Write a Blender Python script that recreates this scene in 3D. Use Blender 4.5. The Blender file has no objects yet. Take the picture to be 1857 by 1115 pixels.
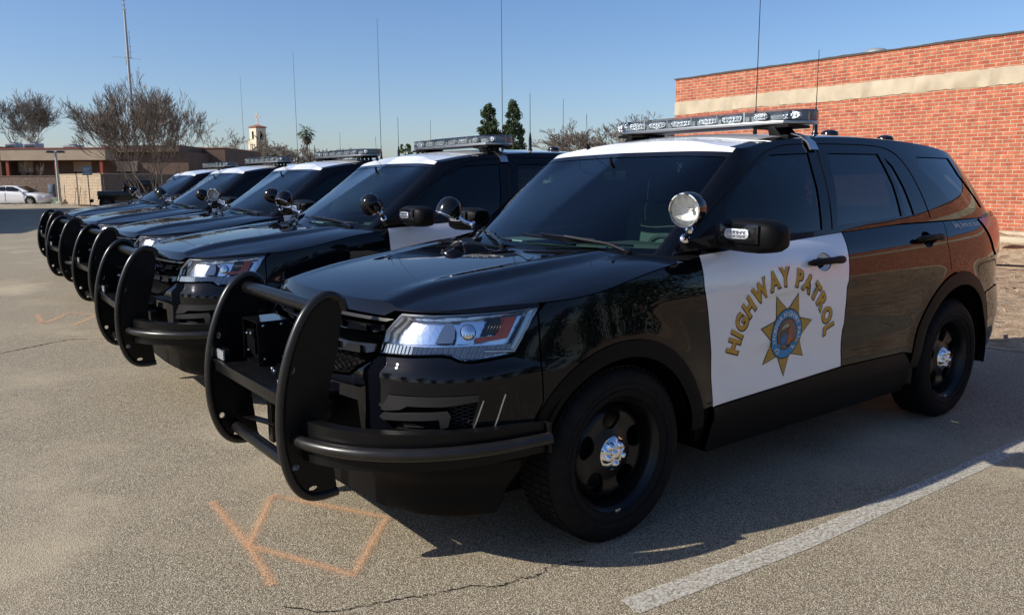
import bpy, bmesh, math, random
import numpy as np
from mathutils import Vector, Matrix
from mathutils.geometry import delaunay_2d_cdt
random.seed(7); rng = np.random.default_rng(7)
scene = bpy.context.scene
COL = scene.collection
R = math.radians
# ---------------------------------------------------------------- camera, sky, sun, exposure
CAM = np.array([2.2236, 3.1651, 1.4689]); YAW, PITCH, ROLL, FOC = 4.065608, -.156204, -.006383, 1.44119
_f = np.array([math.cos(YAW)*math.cos(PITCH), math.sin(YAW)*math.cos(PITCH), math.sin(PITCH)])
_r = np.array([math.sin(YAW), -math.cos(YAW), 0]); _u = np.cross(_r, _f)
CR = math.cos(ROLL)*_r+math.sin(ROLL)*_u; CU = -math.sin(ROLL)*_r+math.cos(ROLL)*_u; CF = _f
cd = bpy.data.cameras.new('camera'); cam = bpy.data.objects.new('camera', cd); COL.objects.link(cam)
cd.sensor_width = 36; cd.lens = FOC*1000/1857*36; cd.clip_start = .05; cd.clip_end = 3000
cam.matrix_world = Matrix(((CR[0], CU[0], -CF[0], CAM[0]), (CR[1], CU[1], -CF[1], CAM[1]), (CR[2], CU[2], -CF[2], CAM[2]), (0, 0, 0, 1)))
scene.camera = cam
SUN = Vector((1.40, -.46, 1.0)).normalized()
world = bpy.data.worlds.new('World'); scene.world = world; world.use_nodes = True
wn = world.node_tree.nodes; wl = world.node_tree.links
sky = wn.new('ShaderNodeTexSky'); sky.sky_type = 'NISHITA'; sky.sun_disc = False
sky.sun_elevation = math.asin(SUN.z); sky.sun_rotation = math.atan2(SUN.x, SUN.y)
sky.altitude = 100; sky.air_density = 1.0; sky.dust_density = 1.0; sky.ozone_density = 3.0
hsv = wn.new('ShaderNodeHueSaturation'); hsv.inputs['Saturation'].default_value = 1.12; wl.new(sky.outputs[0], hsv.inputs['Color'])
air = wn.new('ShaderNodeVectorMath'); air.operation = 'MULTIPLY'; air.inputs[1].default_value = (.985, .99, 1.11); wl.new(hsv.outputs[0], air.inputs[0])
wl.new(air.outputs[0], wn['Background'].inputs[0]); wn['Background'].inputs[1].default_value = .110
sl = bpy.data.lights.new('sun', 'SUN'); sl.energy = 5.0; sl.angle = R(.53); sl.color = (1, .93, .82)
so = bpy.data.objects.new('sun', sl); COL.objects.link(so); so.rotation_euler = SUN.to_track_quat('Z', 'Y').to_euler(); so.location = (0, 0, 30)
vs = scene.view_settings; vs.view_transform = 'Standard'; vs.look = 'None'; vs.gamma = 1; vs.exposure = 0.22
scene.cycles.use_denoising = True; scene.cycles.max_bounces = 10; scene.cycles.transparent_max_bounces = 24
scene.cycles.caustics_reflective = False; scene.cycles.caustics_refractive = False
# ---------------------------------------------------------------- materials
def mat(name, col=(.5,.5,.5), rough=.5, metal=0, coat=0, coat_rough=.03, spec=.5, ior=1.45, trans=0, emit=None, noise=None, bump=None, alpha=None):
    m = bpy.data.materials.new(name); m.use_nodes = True; n = m.node_tree.nodes; l = m.node_tree.links; b = n['Principled BSDF']
    b.inputs['Base Color'].default_value = (*col, 1); b.inputs['Roughness'].default_value = rough; b.inputs['Metallic'].default_value = metal
    b.inputs['Coat Weight'].default_value = coat; b.inputs['Coat Roughness'].default_value = coat_rough
    b.inputs['Specular IOR Level'].default_value = spec; b.inputs['IOR'].default_value = ior; b.inputs['Transmission Weight'].default_value = trans
    if emit: b.inputs['Emission Color'].default_value = (*emit[:3], 1); b.inputs['Emission Strength'].default_value = emit[3]
    tc = n.new('ShaderNodeTexCoord')
    if noise:      # (scale, colour2, low, high[, roughness spread])
        t = n.new('ShaderNodeTexNoise'); t.inputs['Scale'].default_value = noise[0]; t.inputs['Detail'].default_value = 6
        l.new(tc.outputs['Object'], t.inputs['Vector'])
        rp = n.new('ShaderNodeMapRange'); rp.inputs[1].default_value = noise[2]; rp.inputs[2].default_value = noise[3]
        l.new(t.outputs[0], rp.inputs[0]); mx = n.new('ShaderNodeMix'); mx.data_type = 'RGBA'
        mx.inputs[6].default_value = (*col, 1); mx.inputs[7].default_value = (*noise[1], 1)
        l.new(rp.outputs[0], mx.inputs[0]); l.new(mx.outputs[2], b.inputs['Base Color'])
        if len(noise) > 4:
            r2 = n.new('ShaderNodeMapRange'); r2.inputs[1].default_value = .3; r2.inputs[2].default_value = .7
            r2.inputs[3].default_value = max(0, rough-noise[4]); r2.inputs[4].default_value = rough+noise[4]
            l.new(t.outputs[0], r2.inputs[0]); l.new(r2.outputs[0], b.inputs['Roughness'])
    if bump:       # (scale, strength, distance)
        t = n.new('ShaderNodeTexNoise'); t.inputs['Scale'].default_value = bump[0]; t.inputs['Detail'].default_value = 5
        l.new(tc.outputs['Object'], t.inputs['Vector']); bp = n.new('ShaderNodeBump')
        bp.inputs['Strength'].default_value = bump[1]; bp.inputs['Distance'].default_value = bump[2]
        l.new(t.outputs[0], bp.inputs['Height']); l.new(bp.outputs[0], b.inputs['Normal'])
    return m
def glass(name, tint, ior=1.5, rough=0.0, refl=(1,1,1)):
    m = bpy.data.materials.new(name); m.use_nodes = True; n = m.node_tree.nodes; l = m.node_tree.links
    for x in list(n):
        if x.type != 'OUTPUT_MATERIAL': n.remove(x)
    out = [x for x in n if x.type == 'OUTPUT_MATERIAL'][0]
    t = n.new('ShaderNodeBsdfTransparent'); t.inputs[0].default_value = (*tint, 1)
    g = n.new('ShaderNodeBsdfGlossy'); g.inputs[0].default_value = (*refl, 1); g.inputs['Roughness'].default_value = rough
    f = n.new('ShaderNodeFresnel'); f.inputs[0].default_value = ior; mx = n.new('ShaderNodeMixShader')
    l.new(f.outputs[0], mx.inputs[0]); l.new(t.outputs[0], mx.inputs[1]); l.new(g.outputs[0], mx.inputs[2]); l.new(mx.outputs[0], out.inputs[0])
    return m
M = {}
M['black'] = mat('black paint', (.0025,.003,.005), .35, coat=1, coat_rough=.012, spec=.0, noise=(3, (.004,.004,.005), .45, .8)); M['black'].node_tree.nodes['Principled BSDF'].inputs['Coat IOR'].default_value = 1.38
M['white'] = mat('white paint', (.80,.81,.83), .3, coat=1, coat_rough=.02, noise=(2.5, (.74,.75,.77), .4, .8))
M['trim'] = mat('matte black trim', (.004,.004,.0045), .5, spec=.14, bump=(900, .15, .0006))
M['bar'] = mat('satin black powder coat', (.0045,.0045,.005), .30, spec=.24, noise=(8, (.007,.0065,.006), .5, .8, .06))
M['dark'] = mat('dark void', (.004,.004,.004), .8, spec=.1)
M['gloss'] = mat('gloss black plastic', (.006,.006,.007), .12, spec=.5)
M['rubber'] = mat('tyre rubber', (.006,.006,.006), .75, spec=.2, noise=(30, (.012,.011,.010), .45, .75))
M['rim'] = mat('black steel rim', (.005,.005,.005), .33, spec=.4, noise=(14, (.012,.011,.009), .55, .8))
M['chrome'] = mat('chrome', (.82,.82,.84), .05, metal=1)
M['silver'] = mat('satin aluminium', (.55,.56,.57), .28, metal=1)
M['reflector'] = mat('lamp reflector', (.80,.84,.90), .16, metal=1, bump=(60, .25, .004))
M['lampgrey'] = mat('lamp housing', (.62,.70,.82), .25, spec=.6, bump=(90, .3, .002))
M['lampblack'] = mat('lamp black', (.02,.025,.035), .3)
M['amber'] = mat('amber reflector', (.75,.095,.010), .25, coat=.6, bump=(260, .3, .002))
M['redlens'] = mat('red lens', (.60,.012,.008), .25, coat=.35, bump=(200, .2, .002))
M['lens'] = glass('clear lens', (.93,.95,.97), 1.4)
M['wscreen'] = glass('windscreen glass', (.50,.68,.64), 1.44)
M['sglass'] = glass('tinted side glass', (.12,.14,.14), 1.50)
M['barcore'] = mat('light bar inner tray', (.34,.37,.39), .35, metal=.4, bump=(150,.6,.004))
M['led'] = mat('led optics', (.62,.66,.70), .2, metal=.6, bump=(220, .8, .004))
M['barlens'] = glass('light bar lens', (.80,.84,.86), 1.45, rough=.03)
M['interior'] = mat('interior trim', (.06,.07,.066), .7); M['fogtrim'] = mat('textured bezel plastic', (.014,.014,.015), .38, spec=.5, bump=(700,.2,.001))
M['seat'] = mat('seat cloth', (.10,.12,.11), .9, bump=(300, .3, .002))
M['gold'] = mat('gold vinyl', (.56,.31,.04), .4, noise=(40, (.46,.25,.03), .4, .7))
M['goldedge'] = mat('dark outline vinyl', (.03,.018,.006), .5)
M['goldgrain'] = mat('engraved gold', (.46,.28,.05), .4, noise=(170, (.20,.11,.02), .52, .66))
M['blue'] = mat('seal blue', (.02,.24,.50), .45)
M['sealpic'] = mat('seal scene', (.16,.14,.13), .5, noise=(45, (.30,.10,.04), .45, .6))
M['ltext'] = mat('pale lettering', (.62,.62,.60), .5)
M['ovalblue'] = mat('oval badge blue', (.01,.025,.16), .2, coat=1)
M['brake'] = mat('brake disc', (.10,.09,.085), .45, metal=.8)
# ---------------------------------------------------------------- body surfaces
def spline_eval(K, V, t):
    """natural cubic spline through V (n,...) at knots K, evaluated at t (array)"""
    K = np.asarray(K, float); V = np.asarray(V, float); n = len(K)
    key = (K.tobytes(), V.tobytes())
    if key not in _SPC:
        h = np.diff(K); A = np.eye(n); B = np.zeros_like(V)
        for i in range(1, n-1):
            A[i, i-1] = h[i-1]; A[i, i] = 2*(h[i-1]+h[i]); A[i, i+1] = h[i]
            B[i] = 6*((V[i+1]-V[i])/h[i]-(V[i]-V[i-1])/h[i-1])
        _SPC[key] = np.linalg.solve(A, B.reshape(n, -1)).reshape(V.shape)
    M = _SPC[key]
    t = np.atleast_1d(np.asarray(t, float))
    i = np.clip(np.searchsorted(K, t)-1, 0, n-2)
    h = K[i+1]-K[i]; a = (K[i+1]-t)/h; b = (t-K[i])/h
    ex = (Ellipsis,)+(None,)*(V.ndim-1)
    return (a[ex]*V[i]+b[ex]*V[i+1]+((a**3-a)*h*h/6)[ex]*M[i]+((b**3-b)*h*h/6)[ex]*M[i+1])
_SPC = {}
def sst(a, b, x):
    t = np.clip((np.asarray(x, float)-a)/(b-a), 0, 1); return t*t*(3-2*t)
# lower body: plan outline from front centre round the left side to the tail centre
OUT = np.array([(.965,0),(.958,.2),(.935,.42),(.885,.62),(.80,.76),(.665,.862),(.48,.925),(.25,.958),(0,.972),(-.4,.978),
 (-.9,.980),(-1.5,.980),(-2.1,.980),(-2.6,.976),(-3.0,.966),(-3.32,.950),(-3.60,.915),(-3.82,.82),(-3.94,.62),(-3.99,.33),(-4.01,0)])
_s = np.concatenate([[0], np.cumsum(np.hypot(*np.diff(OUT, axis=0).T))])
UMAX = _s[-1]
_ut = np.linspace(0, UMAX, 2400); _ot = spline_eval(_s, OUT, _ut)
_tt = np.gradient(_ot, _ut, axis=0); _nt = np.stack([-_tt[:,1], _tt[:,0]], 1); _nt = -_nt/np.linalg.norm(_nt, axis=1)[:,None]
_nt = _nt*np.sign((_nt*np.array([1,1])*np.stack([np.where(_ot[:,0]>.3,1,np.where(_ot[:,0]<-3.2,-1,0)), np.ones(len(_ot))],1)).sum(1)+1e-9)[:,None]
def ux(x):     # u of a point of the left side given x
    return np.interp(-np.asarray(x, float), -_ot[:,0], _ut)
def uy(y):     # u in the front half given y
    k = _ot[:,0] > 0
    return np.interp(y, _ot[k,1], _ut[k])
DF = ([.16,.24,.34,.50,.62,.72,.765,.785,.80,.84,.90,.97,1.03,1.08,1.14], [-.16,-.09,-.035,0,.0,-.004,-.006,-.012,-.023,-.042,-.062,-.090,-.130,-.18,-.26])
DS = ([.16,.30,.42,.50,.60,.72,.84,.94,1.02,1.08,1.14,1.20,1.26], [-.11,-.055,-.020,-.012,-.014,-.008,-.004,-.004,-.010,-.022,-.044,-.080,-.125])
DR = ([.16,.30,.50,.62,.80,1.0,1.2,1.3], [-.16,-.075,-.028,-.025,-.045,-.045,-.075,-.12])
def Bs(u, z):
    u = np.atleast_1d(np.asarray(u, float)); z = np.atleast_1d(np.asarray(z, float)); u, z = np.broadcast_arrays(u, z)
    s = np.sign(u)+(u==0); a = np.abs(u)
    px = np.interp(a, _ut, _ot[:,0]); py = np.interp(a, _ut, _ot[:,1])
    nx = np.interp(a, _ut, _nt[:,0]); ny = np.interp(a, _ut, _nt[:,1])
    uf = ux(.70); us = ux(.05)
    wf = 1-sst(uf-.15, us, a); wr = sst(ux(-3.2), ux(-3.75), a); ws = 1-wf-wr
    d = wf*spline_eval(*DF, z)+ws*spline_eval(*DS, z)+wr*spline_eval(*DR, z)
    # flare over the wheels
    for cx in (0.0, -2.866):
        rr = np.hypot(px-cx, z-.36); fl = .016*np.exp(-((rr-.47)/.09)**2)*(ws**2)
        d = d+fl
    q = ws*sst(-.45, -1.3, px)*sst(-2.55, -1.9, px)
    zc = .945+.012*(-px-1.4)
    d = d-q*.007*sst(zc-.12, zc-.008, z)*(1-sst(zc-.006, zc+.006, z))
    zl = .675+.03*(-px-1.5)
    d = d-q*.006*sst(zl+.045, zl+.030, z)*(1-sst(zl-.15, zl-.03, z)*0)*sst(.50, zl-.02, z)
    x = px+nx*d; y = py+ny*d
    y = y*(a > 1e-9)
    return np.stack([x, s*np.abs(y), z+0*x], -1)
# greenhouse
def ysd(z): return .900-.26*(z-1.2)-.42*(z-1.2)**2
def Gs(u, z):
    u = np.atleast_1d(np.asarray(u, float)); z = np.atleast_1d(np.asarray(z, float)); u, z = np.broadcast_arrays(u, z)
    s = np.where(u < 0, -1.0, 1.0); a = np.abs(u).ravel(); zz = z.ravel()
    t = (zz-1.14)/.47
    xw = -.15-.77*t-.03*t*(t-1); xe = -.39-.62*t; ye = .745-.07*t-.015*t*(t-1)
    Y = ysd(zz); td = (zz-1.2)/.42
    x3 = xe-.13; y3 = np.minimum(Y-.012, ye+.082-.02*t)
    xd = -3.66+.22*td; xt = -3.88+.24*td
    CX = [xw, xw-.045-.01*t, xw*.25+xe*.75-.0, xe, x3, x3*.55-1.9*.45, -1.95+0*t, -2.6+0*t, xd+.35, xd+.03, xd*.35+xt*.65, xt+.02, xt]
    CY = [0*t, .36+0*t, .62+.0*t, ye, y3, Y-.002, Y, Y-.004, Y-.034, Y-.10, Y-.24, .35+0*t, 0*t]
    CX = np.array(CX); CY = np.array(CY); n = len(CX); K = np.arange(n)
    CX[2] = xw+(xe-xw)*.62; CY[2] = ye*.80
    MX = _spl(CX); MY = _spl(CY)
    i = np.clip(a.astype(int), 0, n-2); b = a-i; c = 1-b; j = np.arange(len(a))
    f = lambda V, M: c*V[i,j]+b*V[i+1,j]+(c**3-c)/6*M[i,j]+(b**3-b)/6*M[i+1,j]
    x = f(CX, MX).reshape(u.shape); y = f(CY, MY).reshape(u.shape)
    return np.stack([x, s*y, z+0*x], -1)
GMAX = 12.0
def _spl(V):
    n = len(V); A = np.eye(n); B = np.zeros_like(V)
    for i in range(1, n-1):
        A[i,i-1] = 1; A[i,i] = 4; A[i,i+1] = 1; B[i] = 6*(V[i+1]-2*V[i]+V[i-1])
    A[0,0] = 1; A[0,1] = -1      # flat-ish at centre line
    return np.linalg.solve(A, B)
RZ = ([-.6,-.86,-1.0,-1.31,-1.81,-2.38,-2.9,-3.15,-3.4,-3.7,-3.9], [1.55,1.640,1.672,1.718,1.750,1.754,1.732,1.709,1.665,1.58,1.50])
def Rs(x, y):
    x, y = np.broadcast_arrays(np.asarray(x, float), np.asarray(y, float)); a = np.abs(y)
    z = spline_eval([-k for k in RZ[0]], RZ[1], -x.ravel()).reshape(x.shape)-.045*(a/.66)**2-.9*np.clip(a-.60, 0, 1)**2
    return np.stack([x, y, z], -1)
HZ = ([1.0,.86,.78,.66,.5,.3,.1,-.1,-.3,-.6], [.95,1.012,1.037,1.065,1.091,1.115,1.136,1.155,1.172,1.19])
def Hs(x, y):
    x, y = np.broadcast_arrays(np.asarray(x, float), np.asarray(y, float)); a = np.abs(y)
    zc = spline_eval([-k for k in HZ[0]], HZ[1], -x.ravel()).reshape(x.shape)
    w = .50+.12*sst(.8, -.3, x)
    k = 1-.55*sst(.45, -.35, x)
    z = zc-k*(.012*(a/.6)**2+.020*sst(w-.03, w+.075, a)+.022*sst(w+.02, w+.30, a)+1.1*np.clip(a-.78, 0, 1)**2)
    z = z+.006*np.exp(-((a-w+.05)/.05)**2)*sst(.85,.5,x)
    return np.stack([x, y, z], -1)
def seam(S, u, T, z0, z1):
    """z where surface S(u,z) meets the height field T"""
    lo = np.full(len(u), z0); hi = np.full(len(u), z1)
    for _ in range(40):
        m = (lo+hi)/2; p = S(u, m); q = T(p[:,0], p[:,1])[:,2]
        k = q > m; lo = np.where(k, m, lo); hi = np.where(k, hi, m)
    return (lo+hi)/2
# ---------------------------------------------------------------- mesh helpers
class MB:
    """collects shapes; build() links them as one mesh object"""
    def __init__(s): s.v = []; s.f = []; s.m = []; s.n = {}; s.sm = []
    def add(s, verts, faces, mi=0, smooth=True, normals=None):
        o = len(s.v); s.v += [tuple(float(c) for c in p) for p in verts]
        s.f += [tuple(i+o for i in f) for f in faces]; s.m += [mi]*len(faces); s.sm += [smooth]*len(faces)
        if normals is not None:
            for i, q in enumerate(normals): s.n[o+i] = tuple(float(c) for c in q)
        return s
    def box(s, c, size, rot=None, mi=0, taper=1.0):
        x, y, z = [k/2 for k in size]; P = []
        for k in (-1, 1):
            t = taper if k > 0 else 1
            P += [(-x*t, -y*t, k*z), (x*t, -y*t, k*z), (x*t, y*t, k*z), (-x*t, y*t, k*z)]
        Mx = rot or Matrix.Identity(3)
        P = [Mx @ Vector(p)+Vector(c) for p in P]
        return s.add(P, [(3,2,1,0),(4,5,6,7),(0,1,5,4),(1,2,6,5),(2,3,7,6),(3,0,4,7)], mi, False)
    def tube(s, path, r, seg=10, mi=0, caps=True, closed=False):
        P = [Vector(p) for p in path]; n = len(P); rs = r if hasattr(r, '__len__') else [r]*n
        V = []; up = None
        for i in range(n):
            if closed: t = P[(i+1) % n]-P[i-1]
            else: t = P[min(i+1, n-1)]-P[max(i-1, 0)]
            t.normalize()
            if up is None:
                up = Vector((0,0,1)) if abs(t.z) < .9 else Vector((1,0,0))
            a = t.cross(up).normalized(); b = a.cross(t).normalized(); up = b
            for k in range(seg):
                w = 2*math.pi*k/seg; V.append(P[i]+(a*math.cos(w)+b*math.sin(w))*rs[i])
        F = []
        for i in range(n if closed else n-1):
            j = (i+1) % n
            for k in range(seg): F.append((i*seg+k, i*seg+(k+1) % seg, j*seg+(k+1) % seg, j*seg+k))
        s.add(V, F, mi, True)
        if caps and not closed:
            o = len(s.v)-len(V)
            s.f += [tuple(o+k for k in reversed(range(seg))), tuple(o+(n-1)*seg+k for k in range(seg))]; s.m += [mi]*2; s.sm += [False]*2
        return s
    def lathe(s, prof, c, axis, seg=32, mi=0, ref=None):
        """prof: (radius, offset along axis)"""
        ax = Vector(axis).normalized(); u = Vector((0,0,1)) if abs(ax.z) < .9 else Vector((1,0,0))
        a = u.cross(ax).normalized(); b = ax.cross(a); V = []; F = []; n = len(prof)
        for r_, h in prof:
            for k in range(seg):
                w = 2*math.pi*k/seg; V.append(Vector(c)+ax*h+(a*math.cos(w)+b*math.sin(w))*r_)
        for i in range(n-1):
            for k in range(seg):
                q = (i*seg+k, i*seg+(k+1) % seg, (i+1)*seg+(k+1) % seg, (i+1)*seg+k)
                F.append(q)
        return s.add(V, F, mi, True)
    def prism(s, poly, fn, t0, t1, mi=0, smooth=False):
        """poly 2-D outline; fn(a,b,t)->3-D; solid between t0 and t1"""
        n = len(poly); V = [fn(a, b, t0) for a, b in poly]+[fn(a, b, t1) for a, b in poly]
        F = [tuple(reversed(range(n))), tuple(range(n, 2*n))]+[(i, (i+1) % n, n+(i+1) % n, n+i) for i in range(n)]
        return s.add(V, F, mi, smooth)
    def build(s, name, m, parent=None, bevel=0, angle=38, subsurf=0, fix=True):
        me = bpy.data.meshes.new(name); me.from_pydata(s.v, [], s.f); ms = m if isinstance(m, (list, tuple)) else [m]
        for x in ms: me.materials.append(x)
        me.polygons.foreach_set('material_index', s.m); me.polygons.foreach_set('use_smooth', s.sm)
        if s.n:
            me.validate()
            if len(me.vertices) == len(s.v):
                N = [s.n.get(i, (0,0,0)) for i in range(len(s.v))]; me.normals_split_custom_set_from_vertices(N)
        else:
            if fix or bevel:
                bm = bmesh.new(); bm.from_mesh(me)
                bmesh.ops.recalc_face_normals(bm, faces=bm.faces)
                if bevel:
                    ed = [e for e in bm.edges if len(e.link_faces) == 2 and e.calc_face_angle(0) > R(angle)]
                    bmesh.ops.bevel(bm, geom=ed, offset=bevel, segments=2, affect='EDGES', profile=.6, clamp_overlap=True)
                    for f in bm.faces: f.smooth = True
                bm.to_mesh(me); bm.free()
            me.set_sharp_from_angle(angle=R(angle))
        o = bpy.data.objects.new(name, me); COL.objects.link(o)
        if parent: o.parent = parent
        if subsurf:
            md = o.modifiers.new('sub', 'SUBSURF'); md.levels = md.render_levels = subsurf
        return o
def tag(o, label=None, cat=None, group=None, kind=None):
    if label: o['label'] = label
    if cat: o['category'] = cat
    if group: o['group'] = group
    if kind: o['kind'] = kind
    return o
def empty(name, loc=(0,0,0), rz=0, label=None, cat=None, group=None):
    o = bpy.data.objects.new(name, None); COL.objects.link(o); o.location = loc; o.rotation_euler = (0, 0, rz); o.empty_display_size = .2
    return tag(o, label, cat, group)
def copy_tree(o, parent=None):
    c = o.copy(); COL.objects.link(c)
    if parent: c.parent = parent; c.matrix_parent_inverse = o.matrix_parent_inverse.copy()
    for ch in list(o.children): copy_tree(ch, c)
    return c
def inpoly(P, poly):
    x, y = P[:,0], P[:,1]; r = np.zeros(len(P), bool); n = len(poly)
    for i in range(n):
        x0, y0 = poly[i]; x1, y1 = poly[(i+1) % n]
        if y0 == y1: continue
        c = ((y0 > y) != (y1 > y)) & (x < (x1-x0)*(y-y0)/(y1-y0)+x0); r ^= c
    return r
def dens(poly, st):
    o = []
    for i in range(len(poly)):
        a = np.array(poly[i], float); b = np.array(poly[(i+1) % len(poly)], float); k = max(1, int(math.ceil(np.linalg.norm(b-a)/st)))
        for j in range(k): o.append(a+(b-a)*j/k)
    return np.array(o)
def tri2d(poly, holes=(), st=.04, sx=1.0):
    """constrained triangulation with a grid of inner points -> verts (n,2), tris, loops"""
    k = np.array([sx, 1.0]); P = dens(np.array(poly)*k, st); H = [dens(np.array(h)*k, st) for h in holes]
    lo, hi = P.min(0), P.max(0); X, Y = np.meshgrid(np.arange(lo[0]+st*.5, hi[0], st), np.arange(lo[1]+st*.5, hi[1], st)); G = np.stack([X.ravel(), Y.ravel()], 1)
    ins = inpoly(G, P)
    for h in H: ins &= ~inpoly(G, h)
    G = G[ins]; B = np.concatenate([P]+H)
    if len(G): G = G[np.min(((G[:,None]-B[None])**2).sum(-1), 1) > (st*.42)**2]
    V = np.concatenate([B, G]); E = []; o = 0
    for L in [P]+H:
        n = len(L); E += [(o+i, o+(i+1) % n) for i in range(n)]; o += n
    r = delaunay_2d_cdt([Vector((a, b)) for a, b in V], E, [], 0, 1e-7)
    v = np.array([(p.x, p.y) for p in r[0]]); t = np.array([f for f in r[2] if len(f) == 3])
    c = v[t].mean(1); ok = inpoly(c, P)
    for h in H: ok &= ~inpoly(c, h)
    return v/k, t[ok], [L/k for L in [P]+H]
def normal_at(S, a, b):
    e = 2e-3; d1 = S(a+e, b)-S(a-e, b); d2 = S(a, b+e)-S(a, b-e); n = np.cross(d1, d2)
    return n/np.maximum(np.linalg.norm(n, axis=1), 1e-12)[:,None]
def outward(S, a, b):
    p = S(a, b); n = normal_at(S, a, b)
    if S in (Hs, Rs): sg = np.sign(n[:,2])
    else: sg = np.sign((n[:,:2]*(p[:,:2]-np.array([-1.6, 0]))).sum(1))
    return p, n*sg[:,None]
def patch(mb, S, poly, holes=(), st=.045, sx=1.0, off=0.0, skirt=.012, mi=0, offfn=None, jag=None):
    v, t, loops = tri2d(poly, holes, st, sx)
    p, n = outward(S, v[:,0], v[:,1]); o = off if offfn is None else off+offfn(v[:,0], v[:,1])
    q = p+n*(o[:,None] if hasattr(o, '__len__') else o)
    fn = np.cross(q[t[:,1]]-q[t[:,0]], q[t[:,2]]-q[t[:,0]]); flip = (fn*n[t[:,0]]).sum(1) < 0
    F = [tuple(int(k) for k in (f[::-1] if fl else f)) for f, fl in zip(t, flip)]
    if offfn is not None:     # recompute normals on the displaced grid
        N = np.zeros_like(q); fn[flip] *= -1
        for k in range(3): np.add.at(N, t[:,k], fn)
        n = N/np.maximum(np.linalg.norm(N, axis=1), 1e-12)[:,None]
    mb.add(q, F, mi, True, n)
    if skirt:
        for L in loops:
            pp, nn = outward(S, L[:,0], L[:,1]); oo = off if offfn is None else off+offfn(L[:,0], L[:,1]); oo = oo[:,None] if hasattr(oo, '__len__') else oo
            A = pp+nn*oo; B = pp+nn*(oo-skirt); k = len(L); c = np.roll(A, -1, 0)-np.roll(A, 1, 0)
            sn = np.cross(c, nn); sn /= np.maximum(np.linalg.norm(sn, axis=1), 1e-9)[:,None]
            mb.add(np.concatenate([A, B]), [(i, (i+1) % k, k+(i+1) % k, k+i) for i in range(k)], mi, False, np.concatenate([sn, sn]))
    return mb
def ring_strip(mb, A, B, mi=0):
    """ruled strip between two 3-D polylines"""
    k = len(A); mb.add(list(A)+list(B), [(i, i+1, k+i+1, k+i) for i in range(k-1)], mi, True); return mb
# ---------------------------------------------------------------- patrol SUV (x forward from the front axle, y to its left)
def zb(x): return 1.153+.045*(-.477-np.asarray(x, float))
def zs(u): return seam(Bs, np.abs(np.atleast_1d(np.asarray(u, float))), Hs, .9, 1.25)
def gu(x, z):
    x = np.atleast_1d(np.asarray(x, float)); z = np.broadcast_to(np.asarray(z, float), x.shape); lo = np.full(x.shape, 2.6); hi = np.full(x.shape, 9.2)
    for _ in range(30):
        m = (lo+hi)/2; k = Gs(m, z)[:,0] > x; lo = np.where(k, m, lo); hi = np.where(k, hi, m)
    return (lo+hi)/2
def side(pts): return [(float(ux(x)), z) for x, z in pts]
def mir(poly): return [(-a, b) for a, b in poly]
def arc(cx, cz, r, a0, a1, n=22): return [(cx+r*math.cos(R(a0+(a1-a0)*i/n)), cz+r*math.sin(R(a0+(a1-a0)*i/n))) for i in range(n+1)] if n else []
def text_mesh(txt, size, offset=0, shear=0, extr=0):
    c = bpy.data.curves.new('t', 'FONT'); c.body = txt; c.size = size; c.offset = offset; c.shear = shear; c.align_x = 'CENTER'; c.resolution_u = 3
    o = bpy.data.objects.new('t', c); me = bpy.data.meshes.new_from_object(o)
    V = np.array([v.co[:] for v in me.vertices]).reshape(-1, 3)[:,:2]; F = [tuple(p.vertices) for p in me.polygons]
    bpy.data.objects.remove(o); bpy.data.meshes.remove(me); bpy.data.curves.remove(c); return V, F
def text_width(txt, size):
    V, F = text_mesh(txt, size); return V[:,0].max()-V[:,0].min()
def decal_side(mb, V, F, off, mi, sg):
    """V in (distance towards the tail seen from the left, height); laid on the left (sg 1) or right flank"""
    u = ux(V[:,0]); p, n = outward(Bs, u*sg, V[:,1]); q = p+n*off
    fn = []
    for f in F:
        a, b, c = q[f[0]], q[f[1]], q[f[2]]
        fn.append(tuple(f) if np.dot(np.cross(b-a, c-a), n[f[0]]) > 0 else tuple(reversed(f)))
    mb.add(q, fn, mi, True, n)
UHL = 1.25
HEAD = [(.632,.990),(.571,.923),(.560,.842),(.70,.846),(.846,.853),(.885,.850),(.925,.833),(.972,.831),(1.134,.849),(1.19,.93),(1.245,1.010),(1.13,1.002),(.95,.994),(.80,.990)]
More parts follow.
